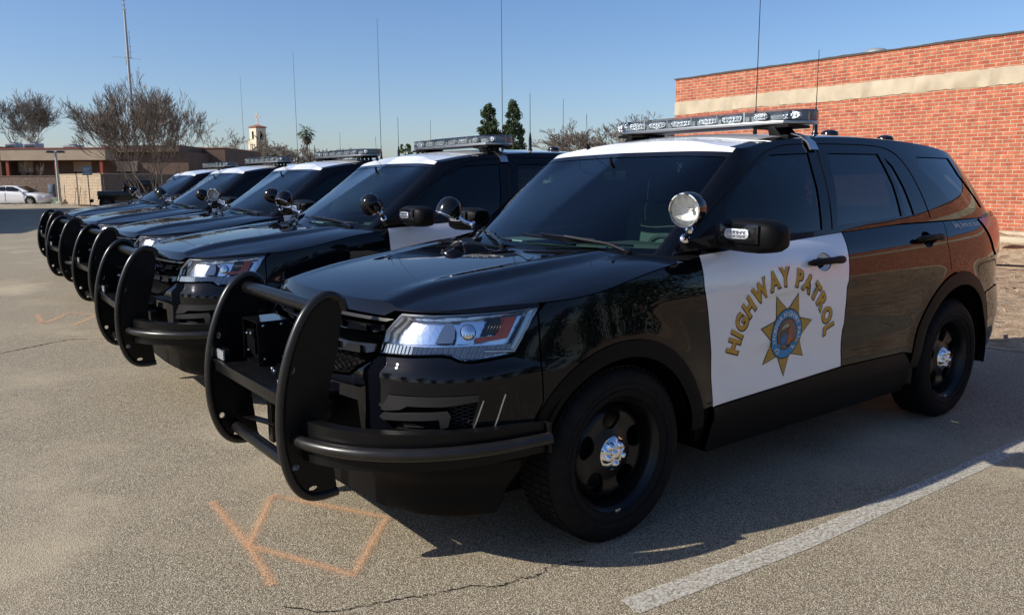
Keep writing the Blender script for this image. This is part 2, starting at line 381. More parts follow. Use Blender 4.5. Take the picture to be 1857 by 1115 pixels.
def make_suv():
    root = empty('patrol_suv')
    B = lambda name, mb, m, par=root, **k: mb.build(name, m, par, **k)
    # ---- hidden shell that closes the gaps between panels, wheel wells, floor
    core = MB()
    for sg in (1, -1):
        f = (lambda q: q) if sg == 1 else mir
        bot = side(arc(0, .365, .455, 26, 166)); rear = side(arc(-2.866, .365, .50, 14, 166))
        poly = [(0, .30),(.6,.27),(1.06,.22)]+bot[:0]+side([(.47,.40)])+side(arc(0,.365,.44,20,170))+side([(-.50,.30)])+side([(-2.30,.30)])+side(arc(-2.866,.365,.49,8,172))+[(ux(-3.42),.36),(UMAX,.40),(UMAX,1.2)]
        poly += [(float(ux(x)), float(zb(x))-.02) for x in np.linspace(-3.4, -.5, 12)]+[(float(a), float(zs(a)[0])-.035) for a in np.linspace(ux(-.4), UHL, 6)]
        poly += [(u_, z_+.0) for u_, z_ in [(1.2,.96),(1.13,.85),(.9,.83),(.56,.82),(.42,.74),(0,.72)]]
        patch(core, Bs, f([(float(a), float(b)) for a, b in poly]), st=.09, off=-.022, skirt=0)
        for cx, r_ in ((0, .44), (-2.866, .48)):
            P = arc(cx, .365, r_, 22 if cx == 0 else -10, 168 if cx == 0 else 190, 24); A = [(x, sg*.955, z) for x, z in P]; Bp = [(x, sg*.60, z) for x, z in P]
            ring_strip(core, A, Bp); core.add(Bp+[(cx, sg*.60, .2)], [(i, i+1, len(Bp)) for i in range(len(Bp)-1)], 0, False)
    core.box((-1.5, 0, .27), (4.3, 1.25, .16)); core.box((-1.45, 0, .285), (1.75, 1.84, .07)); core.box((.45, 0, .34), (.75, 1.2, .22))
    core.n = {}; B('underbody', core, M['dark'], fix=False)
    # ---- hood
    uh = np.linspace(0, float(ux(-.40)), 60); zz = zs(uh); E = Bs(uh, zz)
    yr = np.linspace(.86, 0, 14); rear = [(-.08-.215*(y/.75)**2, y) for y in yr]
    edge = [(p[0], p[1]) for p in E if p[0] > -.385]
    right = [(a, b) for a, b in edge[1:]]+rear
    poly = right+[(a, -b) for a, b in reversed(right[:-1])]
    poly = [(.9551 if abs(b) < 1e-6 and a > 0 else a, b) for a, b in poly]
    mb = MB(); 
    patch(mb, Hs, poly, st=.028, skirt=.02)
    ul = np.linspace(-UHL, UHL, 50); zt = zs(ul)
    lipb = [(a, .975 if abs(a) < .58 else .9965+.012*sst(.95, 1.25, abs(a))) for a in ul]
    lip = [(float(a), float(b)) for a, b in lipb]+[(float(a), float(b)) for a, b in zip(ul[::-1], zt[::-1])]
    patch(mb, Bs, lip, st=.03, skirt=.01)
    hdo = B('hood', mb, M['black'])
    for s_ in (1, -1):
        mb = MB(); v_ = [(-.035,.21),(-.02,.30),(.02,.41),(.075,.455),(.085,.44),(.045,.36),(.01,.25)]
        patch(mb, Hs, [(a, b*s_) for a, b in v_], st=.02, off=.0025, skirt=.004); B('hood_vent', mb, M['gloss'], hdo)
    mb = MB()          # cowl panel under the windscreen
    cp = [(x-.012, y) for x, y in rear]; cpoly = [(x, y) for x, y in [(-.10,0)]+[(-.10-.215*(y/.75)**2, y) for y in np.linspace(.1,.86,8)]]+[(-.44,.90),(-.62,.86),(-.60,.70),(-.42,.60),(-.32,.3),(-.28,0)]
    cpoly = cpoly[:-1]+[(-.28,0)]; cpoly = cpoly+[(a, -b) for a, b in reversed(cpoly[1:-1])]
    patch(mb, Hs, cpoly, st=.05, off=-.012, skirt=0); B('cowl', mb, M['trim'])
    # ---- front bumper
    half = [(0,.46),(.9,.46)]+side(arc(0,.365,.495,12,32,5))+side([(.40,.66)])+[(1.232,.80),(1.236,.985),(1.182,.925),(1.128,.838),(.972,.820),(.920,.822),(.880,.839),(.84,.843),(.70,.836),(.560,.831),(.425,.742),(.265,.726),(0,.722)]
    full = half+[(-a, b) for a, b in reversed(half[1:-1])]
    fog = [(.600,.615),(.603,.650),(.642,.704),(.985,.714),(.960,.585),(.66,.577)]
    intake = [(-.50,.50),(.50,.50),(.47,.655),(-.47,.655)]
    mb = MB(); patch(mb, Bs, [(float(a), float(b)) for a, b in full], holes=[fog, mir(fog), intake], st=.03, skirt=.03)
    fb = B('front_bumper', mb, M['black'])
    mb = MB()          # lower valance, rolling under
    v_ = [(0,.265),(.45,.255),(.75,.215),(.98,.19),(1.08,.27)]+[(float(ux(.495)),.40),(float(ux(.485)),.448),(0,.448)]; v_ = v_+[(-a, b) for a, b in reversed(v_[1:-1])]
    patch(mb, Bs, [(float(a), float(b)) for a, b in v_], st=.04, off=.0, skirt=.02, offfn=lambda a, z: .028*np.exp(-((z-.25)/.03)**2)-.02*np.exp(-((z-.34)/.04)**2)); B('lower_valance', mb, M['trim'], fb)
    mb = MB(); patch(mb, Bs, intake, st=.05, off=-.05, skirt=-.05); mb.n = {}
    for k in range(5): mb.tube([Vector(Bs(a, .515+k*.032)[0]) -Vector((.03,0,0)) for a in np.linspace(-.49,.49,9)], .006, 6)
    B('lower_intake', mb, M['trim'], fb)
    for f in (lambda q: q, mir):
        sg = 1 if f is not mir else -1; mb = MB()
        patch(mb, Bs, f(fog), st=.04, off=-.035, skirt=-.034)
        inner = [(.62,.628),(.63,.655),(.655,.694),(.965,.703),(.962,.694)]
        patch(mb, Bs, f([(.603,.645),(.643,.703),(.984,.713),(.981,.688),(.86,.672),(.72,.668),(.69,.652),(.62,.640)]), st=.03, off=.006, skirt=.04)
        patch(mb, Bs, f([(.600,.617),(.62,.636),(.87,.658),(.882,.64),(.872,.598),(.845,.592),(.84,.625),(.62,.607)]), st=.03, off=.010, skirt=.04)
        patch(mb, Bs, f([(.70,.585),(.78,.590),(.74,.603),(.69,.60)]), st=.03, off=-.01, skirt=.03)
        # honeycomb
        for i in range(5):
            for j in range(7):
                a, b = .885+i*.022, .600+j*.0145+(i % 2)*.0072
                if a > .975: continue
                hx = [Vector(Bs(sg*(a+.0115*math.cos(R(60*k+0))), b+.0075*math.sin(R(60*k+0)))[0]) for k in range(6)]
                mb.tube([p-Vector((.012,sg*.012,0)) for p in hx], .0016, 4, closed=True)
        nn = mb.n; B('fog_lamp_bezel', mb, M['fogtrim'], fb)
        mb = MB()
        for (a0, z0, a1, z1) in ((.966,.592,1.003,.690),(1.045,.592,1.087,.706)):
            mb.tube([Vector(Bs(sg*a_, b_)[0])+Vector((.003,sg*.003,0)) for a_, b_ in zip(np.linspace(a0,a1,7), np.linspace(z0,z1,7))], .0028, 6)
        B('bumper_glint_strip', mb, M['silver'], fb)  # thin silver tubes added to stand for glints on the bumper
    # ---- grille
    gp = [(0,.735),(.258,.738),(.415,.754),(.545,.842),(.560,.925),(.612,.968),(.5,.968),(.24,.966),(0,.966)]
    gf = gp+[(-a, b) for a, b in reversed(gp[1:-1])]
    mb = MB(); patch(mb, Bs, gf, st=.05, off=-.065, skirt=-.065); gr = B('grille', mb, M['dark'])
    def ledge(poly, off, deep, name, mt):
        mb = MB(); full = poly+[(-a, b) for a, b in reversed(poly) if a > 1e-6]
        patch(mb, Bs, full, st=.03, off=off, skirt=deep); return B(name, mb, mt, gr)
    # two wing-shaped bars with stepped facets, thin slats between
    ledge([(0,.905),(.30,.905),(.50,.912),(.555,.925),(.548,.943),(.30,.936),(0,.932)], -.006, .05, 'grille_bar', M['gloss'])
    ledge([(0,.822),(.30,.824),(.47,.832),(.535,.846),(.538,.872),(.36,.862),(0,.856)], -.004, .05, 'grille_bar', M['gloss'])
    ledge([(0,.948),(.56,.955),(.600,.966),(0,.962)], .002, .03, 'grille_trim', M['fogtrim'])
    mb = MB()
    for z0 in (.882,.893): 
        for a0, a1 in ((-.53,-.02),(.02,.53)): mb.tube([Bs(a_, z0)[0]-np.array([.03,0,0]) for a_ in np.linspace(a0,a1,9)], .006, 6)
    B('grille_slat', mb, M['gloss'], gr)
    for s_ in (1, -1):
        for (a0, a1, z0, z1) in ((.33,.47,.906,.932),(.18,.30,.906,.930),(.34,.46,.825,.856),(.16,.30,.824,.853)):
            mb = MB(); patch(mb, Bs, [(s_*a0, z0), (s_*a1, z0+.004), (s_*(a1-.015), z1), (s_*(a0+.02), z1-.002)], st=.04, off=.010, skirt=.02); B('grille_step', mb, M['trim'], gr)
    mb = MB()
    for i in range(-15, 16):
        for j in range(4):
            a, b = i*.029, .748+j*.020+(i % 2)*.010
            if b > .812 or abs(a) > .30+(b-.74)*2.0: continue
            hx = [Bs(a+.0165*math.cos(R(60*k)), b+.0105*math.sin(R(60*k)))[0]-np.array([.012,0,0]) for k in range(6)]
            mb.tube(hx, .0024, 4, closed=True)
    B('grille_mesh', mb, M['trim'], gr)
    mb = MB(); c_ = Vector(Bs(0,.888)[0])+Vector((.012,0,0))
    mb.prism([(.085*math.cos(t), .036*math.sin(t)) for t in np.linspace(0, 2*math.pi, 28, endpoint=False)], lambda a, b, t: (c_.x+t, a, c_.z+b), -.02, .0)
    mb.prism([(.078*math.cos(t), .030*math.sin(t)) for t in np.linspace(0, 2*math.pi, 28, endpoint=False)], lambda a, b, t: (c_.x+t, a, c_.z+b), .0, .003, mi=1)
    B('oval_badge', mb, [M['silver'], M['ovalblue']], gr)
    # ---- headlights
    for sg in (1, -1):
        f = (lambda q: q) if sg == 1 else mir
        mb = MB(); patch(mb, Bs, f(HEAD), st=.03, off=-.055, skirt=-.055); hl = B('headlight', mb, M['reflector'])
        mb = MB(); patch(mb, Bs, f([(.585,.885),(.60,.935),(.64,.982),(.84,.981),(.86,.962),(.84,.893)]), st=.03, off=-.045, skirt=.01)
        patch(mb, Bs, f([(.90,.893),(.92,.962),(.925,.984),(1.03,.984),(1.00,.925),(.955,.893)]), st=.03, off=-.04, skirt=.01); B('lamp_reflector', mb, M['reflector'], hl)
        mb = MB(); patch(mb, Bs, f([(.812,.893),(.835,.935),(.856,.966),(.888,.966),(.900,.945),(.898,.915),(.888,.895)]), st=.02, off=-.014, skirt=.035); B('lamp_shroud', mb, M['lampgrey'], hl)
        mb = MB()           # projector lens, an upright rounded fin
        P0 = Bs(sg*.955, .935)[0]; n0 = outward(Bs, np.array([sg*.955]), np.array([.935]))[1][0]
        side_v = Vector(np.cross([0,0,1], n0)); mb.lathe([(.026,0),(.030,.008),(.030,.018),(.026,.026),(.014,.030),(0.001,.031)], Vector(P0)-Vector(n0)*.045, Vector(n0), 20)
        B('projector_lens', mb, M['chrome'], hl)
        mb = MB(); patch(mb, Bs, f([(.562,.846),(.70,.851),(.846,.858),(.885,.856),(.925,.840),(.972,.838),(1.128,.856),(1.145,.885),(.98,.884),(.80,.880),(.575,.879)]), st=.03, off=-.012, skirt=.03)
        B('running_light', mb, M['ribbed'], hl)
        mb = MB(); ed = [(.575,.884),(.575,.924),(.634,.985),(.80,.985),(.95,.989),(1.13,.997),(1.230,1.004),(1.185,.93),(1.132,.858)]
        mb.tube([outward(Bs, np.array([sg*a_]), np.array([b_]))[0][0]-.006*outward(Bs, np.array([sg*a_]), np.array([b_]))[1][0] for a_, b_ in dens([(a_, b_) for a_, b_ in ed], .03)[:-14]], .0055, 6)
        patch(mb, Bs, f([(1.13,.862),(1.165,.90),(1.225,.995),(1.200,.992),(1.145,.905),(1.118,.868)]), st=.03, off=-.004, skirt=.02)
        mb.n = {}; B('lamp_trim', mb, M['silver'], hl, fix=False)
        mb = MB(); patch(mb, Bs, f([(1.100,.981),(1.160,.983),(1.112,.906),(.980,.894),(.983,.912),(1.065,.918)]), st=.02, off=-.012, skirt=.02); B('turn_signal', mb, M['amber'], hl)
        mb = MB(); patch(mb, Bs, f([(1.04,.980),(1.095,.981),(1.062,.923),(1.008,.918)]), st=.02, off=-.012, skirt=.02)
        for k in range(5): mb.tube([Bs(sg*(1.026+k*.0115+t*.030), .925+t*.048)[0] for t in (0,.5,1)], .0018, 5)
        B('lamp_fin_block', mb, M['lampblack'], hl)
        mb = MB(); patch(mb, Bs, f(HEAD), st=.03, off=.001, skirt=.004); B('headlight_lens', mb, M['lens'], hl)
    # ---- flanks
    for sg in (1, -1):
        f = (lambda q: q) if sg == 1 else mir
        mb = MB(); up = [(float(a), float(b)-.004) for a, b in zip(uh, zz) if a > 1.252]
        fen = up+side([(-.472,1.150),(-.466,1.02),(-.521,.724),(-.543,.485)])+side(arc(0,.365,.487,166,30,24))+side([(.395,.66)])+[(1.238,.80),(1.243,.99)]
        patch(mb, Bs, f(fen), st=.035); B('front_fender', mb, M['black'])
        mb = MB(); door = side([(-.4775,1.153),(-.4715,1.02),(-.5265,.724),(-.549,.478),(-1.05,.494),(-1.581,.512),(-1.578,.816),(-1.611,1.067),(-1.631,1.204)])
        hole = lambda x_, z_: f(side([(x_+.066*math.cos(t), z_+.045*math.sin(t)) for t in np.linspace(0, 2*math.pi, 24, endpoint=False)]))
        patch(mb, Bs, f(door), holes=[hole(-1.385,1.068)], st=.04, skirt=.018); fd = B('front_door', mb, M['white']); fd['label'] = 'white front door panel'
        mb = MB(); rd = side([(-1.639,1.2045),(-1.619,1.067),(-1.586,.816),(-1.589,.512),(-2.24,.50)])+side(arc(-2.866,.365,.560,12,84,14))+side([(-2.735,.93),(-2.71,1.095),(-2.80,1.257)])+[(float(ux(x)), float(zb(x))) for x in (-2.5,-2.1)]
        patch(mb, Bs, f(rd), holes=[hole(-2.48,1.126)], st=.04, skirt=.018); rdo = B('rear_door', mb, M['black'])
        mb = MB(); qp = side([(-2.742,.928)])+side(arc(-2.866,.365,.552,76,38,0))[:0]+side(arc(-2.866,.365,.552,100,84,2)[::-1])+side(arc(-2.866,.365,.552,100,136,8))+side([(-3.28,.745)])+[(float(ux(-3.50)),.765),(float(ux(-3.515)),.985),(float(ux(-3.432)),1.02),(float(ux(-3.312)),1.218),(float(ux(-3.33)),1.272)]
        qp += [(float(ux(x)), float(zb(x))) for x in (-3.1,-2.9)]+side([(-2.808,1.258),(-2.718,1.095)])
        patch(mb, Bs, f(qp), st=.04); B('quarter_panel', mb, M['black'])
        # arch mouldings and sill
        for cx, r0, r1, a0, a1, nm in ((0,.415,.484,17,176,'front'),(-2.866,.47,.548,3,176,'rear')):
            mb = MB(); ring = side(arc(cx,.365,r1,a0,a1,34))+side(arc(cx,.365,r0,a1,a0,34))
            patch(mb, Bs, f(ring), st=.03, off=.004, skirt=.03); B('wheel_arch_trim', mb, M['trim'])
        mb = MB(); sill = side([(-.535,.30),(-.552,.472),(-1.05,.488),(-1.585,.506),(-2.24,.494),(-2.305,.42),(-2.33,.30),(-2.3,.26),(-.56,.26)])
        patch(mb, Bs, f(sill), st=.05, off=.003, skirt=.03, offfn=lambda a, z: .012*sst(.47,.44,z)-.010*np.exp(-((z-.375)/.02)**2)); B('side_sill', mb, M['trim'])
        # rear bumper corner, tail light
        mb = MB(); tl = [(float(ux(-3.30)),1.215),(float(ux(-3.42)),1.02),(float(ux(-3.50)),.975),(float(ux(-3.66)),.99),(float(ux(-3.86)),1.03),(float(ux(-3.86)),1.20),(float(ux(-3.6)),1.222)]
        patch(mb, Bs, f(tl), st=.03, off=.007, skirt=.03); B('tail_light', mb, M['redlens'])
        # belt moulding: ruled between the door top and the glass line
        xs = np.linspace(-.47, -3.42, 40); zg = np.where(xs > -1.6, 1.205+.012*sst(-.7,-1.6,xs), 1.217+.036*sst(-1.6,-2.6,xs))+.03*sst(-2.6,-3.3,xs)
        mb = MB(); A_ = Bs(ux(xs)*sg, zb(xs)-.004); g_ = gu(np.minimum(xs, -.66), zg); B_ = Gs(g_*sg, zg)
        B_[:,1] = np.where(xs > -.66, B_[:,1], B_[:,1]); ring_strip(mb, A_, B_)
        B('belt_moulding', mb, M['trim'] if True else None)
        # greenhouse frame with window openings
        fdg = [(4.409,1.596),(4.132,1.533),(4.026,1.451),(4.051,1.361),(4.20,1.275),(4.376,1.212),(5.336,1.222),(5.296,1.427),(5.222,1.610)]
        rdg = [(5.621,1.612),(5.515,1.238),(6.517,1.265),(6.533,1.441),(6.50,1.616)]
        qlg = [(6.575,1.60),(6.60,1.441),(6.575,1.267),(6.744,1.268),(6.704,1.425),(6.65,1.55)]
        rqg = [(7.216,1.606),(7.143,1.543),(7.379,1.425),(7.52,1.30),(7.62,1.277),(8.437,1.285),(8.242,1.499),(8.35,1.606)]
        us = np.linspace(3.03, 9.2, 60); top = seam(Gs, us, Rs, 1.4, 1.78)
        fr = [(3.03,1.13),(3.4,1.13),(4.2,1.17),(5.0,1.19),(6.5,1.225),(9.2,1.225)]+[(float(a), float(b)) for a, b in zip(us[::-1], top[::-1])]
        mb = MB(); patch(mb, Gs, f(fr), holes=[f(fdg), f(rdg), f(qlg), f(rqg)], st=.05, sx=.45, skirt=.014); B('window_frame', mb, M['black'])
        for nm, pl_ in (('front_window', fdg), ('rear_window', rdg), ('rear_window', qlg), ('quarter_window', rqg)):
            mb = MB(); patch(mb, Gs, f(pl_), st=.06, sx=.45, off=-.006, skirt=0); B(nm, mb, M['sglass'])
        for pth in ([(3.72,1.19),(3.78,1.36),(3.92,1.50),(4.15,1.59),(4.55,1.640),(5.0,1.655),(5.42,1.660)], [(5.42,1.66),(5.44,1.45),(5.45,1.222)], [(5.42,1.66),(6.1,1.665),(6.62,1.655),(6.85,1.59),(6.95,1.45),(7.02,1.245)]):
            q_ = spline_eval(range(len(pth)), np.array(pth, float), np.linspace(0, len(pth)-1, 24)); mb = MB(); mb.tube([Gs(a*sg, b)[0] for a, b in q_], .0032, 5); B('door_gap', mb, M['dark'])
        # door handles
        for par, x0, x1, z_, cup in ((fd, -1.235, -1.535, 1.068, M['white']), (rdo, -2.33, -2.63, 1.126, M['black'])):
            mb = MB(); xm = (x0+x1)/2; xs_ = np.linspace(x0, x1, 13); P = []
            for i, x in enumerate(xs_):
                t = i/12; p, n = outward(Bs, ux([x])*sg, np.array([z_])); P.append(p[0]+n[0]*(.014+.026*math.sin(math.pi*t)**.6))
            rs = [.010 if i in (0, 12) else .017+.003*(i > 8) for i in range(13)]
            mb.tube(P, rs, 10); B('door_handle', mb, M['trim'], par)
            mb = MB(); mb2 = [(xm+.066*math.cos(t), z_+.045*math.sin(t)) for t in np.linspace(0, 2*math.pi, 24, endpoint=False)]; uc = float(ux(xm))
            patch(mb, Bs, f(side(mb2)), st=.012, off=.0, skirt=0, offfn=lambda a, z, uc=uc, z_=z_: -.030*np.sqrt(np.clip(1-((np.abs(a)-uc)/.067)**2-((z-z_)/.046)**2, 0, 1)))
            B('handle_recess', mb, cup, par)
        # lettering and star on the front door
        cx, cz, Rad = -1.055, .625, .362; phrase = 'HIGHWAY PATROL'; size = .116
        for mi_, off_, o2, mt, dx in ((0,.0016,.0035,'goldedge',.0045),(1,.0030,.0,'gold',0)):
            if mi_ == 0: mb = MB()
            ws = [max(text_width(ch, size)*.86, .012) if ch != ' ' else .026 for ch in phrase]; gap = .016
            tot = sum(ws)+gap*(len(ws)-1); a = -tot/2/Rad
            for ch, w_ in zip(phrase, ws):
                am = a+w_/2/Rad; a += (w_+gap)/Rad
                if ch == ' ': continue
                V, F = text_mesh(ch, size, offset=.0052+o2)
                V[:,0] -= (V[:,0].max()+V[:,0].min())/2; V[:,0] *= .86
                rr = Rad-.005+V[:,1]; tt = am
                X = math.sin(tt)*rr+math.cos(tt)*V[:,0]; Z = math.cos(tt)*rr-math.sin(tt)*V[:,0]
                x_ = cx-X if sg == 1 else cx+X
                decal_side(mb, np.stack([x_-dx, Z+cz-dx], 1), F, off_, mi_, sg)
        B('door_lettering', mb, [M['goldedge'], M['gold']], fd)
        cx, cz = -1.075, .745; k7 = 7; mb = MB()
        def star(ro, ri, rot=0): return [(cx+(ro if i % 2 == 0 else ri)*math.sin(math.pi*i/7+math.pi), cz+(ro if i % 2 == 0 else ri)*math.cos(math.pi*i/7+math.pi)) for i in range(14)]
        def disc(r_, n=40): return [(cx+r_*math.cos(t), cz+r_*math.sin(t)) for t in np.linspace(0, 2*math.pi, n, endpoint=False)]
        for i_, (pl_, of_) in enumerate(((star(.212,.118),.0015),(star(.202,.113),.0022),(disc(.124),.0030),(disc(.118),.0036),(disc(.079),.0042),(disc(.073),.0048))):
            patch(mb, Bs, f(side(pl_)), st=.03, off=of_, skirt=0, mi=(1,0,1,2,1,3)[i_])
        for wd, a0, a1 in (('CALIFORNIA', -146, -36), ('HIGHWAY', -14, 58), ('PATROL', 80, 142)):
            L = len(wd)
            for i, ch in enumerate(wd):
                V, F = text_mesh(ch, .033, offset=.0008); V[:,0] -= (V[:,0].max()+V[:,0].min())/2; am = R(a0+(a1-a0)*i/(L-1)); rr = .087+V[:,1]
                X = math.sin(am)*rr+math.cos(am)*V[:,0]; Z = math.cos(am)*rr-math.sin(am)*V[:,0]; x_ = cx-X if sg == 1 else cx+X
                decal_side(mb, np.stack([x_, Z+cz], 1), F, .0044, 4, sg)
        # the seal's picture: water, hills, a seated figure
        for pl_, mi_ in (([(-.058,-.02),(-.02,.004),(.02,-.006),(.02,-.045),(-.03,-.05),(-.05,-.035)],5),([(-.056,.006),(-.03,.022),(-.012,.012),(.01,.03),(.03,.02),(.03,.0),(-.02,.002),(-.056,-.01)],6),([(.005,-.05),(.0,-.02),(.012,.0),(.008,.022),(.022,.04),(.034,.022),(.036,-.01),(.046,-.028),(.03,-.052)],7),([(-.05,.024),(-.02,.036),(.0,.032),(.012,.046),(-.02,.052),(-.044,.04)],8)):
            patch(mb, Bs, f(side([(cx-a*sg*1.0 if sg == 1 else cx+a, cz+b) for a, b in pl_])), st=.03, off=.0053+.0004*mi_, skirt=0, mi=mi_)
        B('star_emblem', mb, [M['goldgrain'], M['goldedge'], M['blue'], M['sealpic'], M['ltext'], M['sealwater'], M['sealhill'], M['sealrobe'], M['sealsky']], fd)
        # motto on the quarter panel
        V, F = text_mesh('Safety, Service and Security', .043, offset=.0004, shear=.18); w0 = V[:,0].min(); w1 = V[:,0].max(); s_ = .40/(w1-w0)
        x_ = -2.885-(V[:,0]-w0)*s_ if sg == 1 else -3.285+(V[:,0]-w0)*s_
        mb = MB(); decal_side(mb, np.stack([x_, 1.176+V[:,1]*1.05+(V[:,0]-w0)*0], 1), F, .002, 0, sg); B('motto_lettering', mb, M['ltext'])
    # ---- tail
    mb = MB(); a0 = float(ux(-3.29)); rb = []+[(float(ux(-3.43)),.34)]+side(arc(-2.866,.365,.552,178,138,8))+[(a0,.748),(float(ux(-3.49)),.765),(UMAX,.72)]
    rb = [p for p in rb]; lo = [(UMAX,.36)]; rbp = [(float(a), float(b)) for a, b in rb+lo]
    patch(mb, Bs, rbp, st=.05, skirt=.02, offfn=lambda a, z: .006*sst(.5,.56,z)); patch(mb, Bs, mir(rbp), st=.05, skirt=.02, offfn=lambda a, z: .006*sst(.5,.56,z)); B('rear_bumper', mb, M['black'])
    mb = MB(); tg = [(float(ux(-3.49)),.775),(float(ux(-3.44)),.98),(float(ux(-3.38)),1.24),(float(ux(-3.65)),1.252),(UMAX,1.25),(UMAX,.73)]
    for f in (lambda q: q, mir): patch(mb, Bs, f(tg), st=.06, skirt=.01)
    uu = np.linspace(9.22, 12, 12); tt = seam(Gs, uu, Rs, 1.4, 1.78)
    for f in (lambda q: q, mir): patch(mb, Gs, f([(9.22,1.22),(12,1.20),(12,1.25),(9.9,1.25),(9.7,1.50),(12,1.52)]+[(float(a), float(b)) for a, b in zip(uu[::-1], tt[::-1])]), st=.06, sx=.45, skirt=.01)
    ub = np.linspace(float(ux(-3.42)), UMAX, 16); ug = np.linspace(8.2, 12, 16)
    for s_ in (1, -1): ring_strip(mb, Bs(ub*s_, np.full(16, 1.24)), Gs(ug*s_, np.full(16, 1.262)))
    mb.n = {k: v for k, v in mb.n.items()}; tgo = B('tailgate', mb, M['black'])
    mb = MB(); patch(mb, Gs, [(9.9,1.25),(12,1.25),(12,1.52),(9.7,1.50)], st=.06, sx=.45, off=-.004, skirt=0); patch(mb, Gs, mir([(9.9,1.25),(12,1.25),(12,1.52),(9.7,1.50)]), st=.06, sx=.45, off=-.004, skirt=0); B('rear_window', mb, M['sglass'], tgo)
    mb = MB(); mb.box((-3.66,0,1.600),(.14,.90,.018)); B('roof_spoiler', mb, M['black'], tgo, bevel=.008)
    # ---- windscreen and roof
    us = np.linspace(-3.0, 3.0, 31); zt = seam(Gs, np.abs(us), Rs, 1.4, 1.78)
    ztop = 1.604+.016*(1-(us/3)**2)
    ws = [(-2.98,1.12),(2.98,1.12)]+[(float(a), float(b)-.004) for a, b in zip(us[::-1], ztop[::-1])]
    mb = MB(); patch(mb, Gs, ws, st=.05, sx=.45, skirt=0, off=-.002); B('windscreen', mb, M['wscreen'])
    mb = MB()         # black ceramic border round the glass
    patch(mb, Gs, [(-3.03,1.12),(3.03,1.12)]+[(float(a)*1.01, float(b)) for a, b in zip(us[::-1], ztop[::-1])], holes=[[(-2.93,1.15),(2.93,1.15)]+[(float(a)*.975, float(b)-.022) for a, b in zip(us[::-1], ztop[::-1])]], st=.04, sx=.45, skirt=0, off=.0005); B('windscreen_border', mb, M['gloss'])
    mb = MB(); hd = [(float(a), float(b)+.002) for a, b in zip(us, ztop)]+[(float(a), float(b)) for a, b in zip(us[::-1], zt[::-1])]
    patch(mb, Gs, hd, st=.04, sx=.45, skirt=0)
    uo = np.linspace(0, 12, 110); zo = seam(Gs, uo, Rs, 1.4, 1.78); E = Gs(uo, zo)
    ub_ = lambda x: .640-.045*sst(-1.05,-1.45,x)
    wh = [(p[0], min(p[1], ub_(p[0]))) for p in E if p[0] > -3.78]; wh = wh[1:]
    roofp = [(E[0][0], 0)]+wh+[(-3.78,0)]; roofp = roofp+[(a, -b) for a, b in reversed(roofp[1:-1])]
    patch(mb, Rs, roofp, st=.05, skirt=0); B('roof', mb, M['white'])
    for s_ in (1, -1):
        mb = MB(); o_ = [(p[0], p[1]) for p in E if p[0] > -3.78 and p[1] > ub_(p[0])+.002 and p[0] < -.99]; i_ = [(a, ub_(a)+.001) for a, b in o_]
        pl_ = [(float(a), float(b)*s_) for a, b in o_+i_[::-1]]; patch(mb, Rs, pl_, st=.04, skirt=.0)
        P = [Rs(a, s_*(ub_(a)+.012))[()] for a in np.linspace(-1.15,-3.5,24)]; mb2 = MB()
        B('roof_rail', mb, M['black'])
    # ---- mirrors with warning lights
    for sg in (1, -1):
        mb = MB(); prof = [(.925,.060,.052),(.95,.078,.062),(1.0,.088,.070),(1.08,.092,.073),(1.15,.090,.072),(1.20,.080,.064),(1.228,.060,.048),(1.240,.030,.022)]
        rows = []
        for y, hx, hz in prof:
            ring = []
            for k in range(20):
                t = 2*math.pi*k/20; ct, st_ = math.cos(t), math.sin(t); e = .55
                ring.append((-.64+hx*(abs(ct)**e)*(1 if ct > 0 else -1)*(.8 if ct < 0 else 1), sg*y, 1.243+hz*(abs(st_)**e)*(1 if st_ > 0 else -1)-.006*(y-.9)/.3))
            rows.append(ring)
        V = [p for r_ in rows for p in r_]; F = [(i*20+k, i*20+(k+1) % 20, (i+1)*20+(k+1) % 20, (i+1)*20+k) for i in range(len(rows)-1) for k in range(20)]
        F += [tuple(range(20)), tuple(range((len(rows)-1)*20, len(rows)*20))]; mb.add(V, F, 0, True)
        mb.add([(-.50,sg*.80,1.155),(-.66,sg*.83,1.16),(-.62,sg*.96,1.185),(-.58,sg*.96,1.185),(-.50,sg*.80,1.20),(-.72,sg*.83,1.235),(-.68,sg*.96,1.225),(-.57,sg*.96,1.225)],[(0,1,2,3),(4,5,6,7),(0,1,5,4),(1,2,6,5),(2,3,7,6),(3,0,4,7)],0,False)
        mb.add([(-.485,sg*.81,1.16),(-.79,sg*.875,1.165),(-.775,sg*.845,1.262),(-.70,sg*.825,1.272)],[(0,1,2,3)],0,False)
        wm = B('wing_mirror', mb, M['trim'], angle=50)
        mb = MB(); mb.box((-.555,sg*1.075,1.248),(.03,.20,.085)); B('light_bezel', mb, M['gloss'], wm, bevel=.014)
        mb = MB(); mb.prism([(.058*c_+(.04 if c_ > 0 else -.04)*0+.0, s_) for c_, s_ in []] or [(a, b) for a, b in [(-.062,0),(-.057,.015),(-.045,.021),(.045,.021),(.057,.015),(.062,0),(.057,-.015),(.045,-.021),(-.045,-.021),(-.057,-.015)]], lambda a, b, t: (-.538+t, sg*1.075+a, 1.250+b), 0, .008)
        B('warning_light', mb, M['led'], wm, bevel=.002)
        mb = MB()
        for k in range(6):
            for j in (-1, 1): mb.lathe([(.0075,0),(.006,.004),(.001,.005)], (-.530, sg*1.075-.04+k*.016, 1.250+j*.008), (1,0,0), 8)
        B('warning_light_bulb', mb, M['chrome'], wm)
    # ---- wheels
    for cx in (0, -2.866):
        for sg in (1, -1): make_wheel(root, cx, sg)
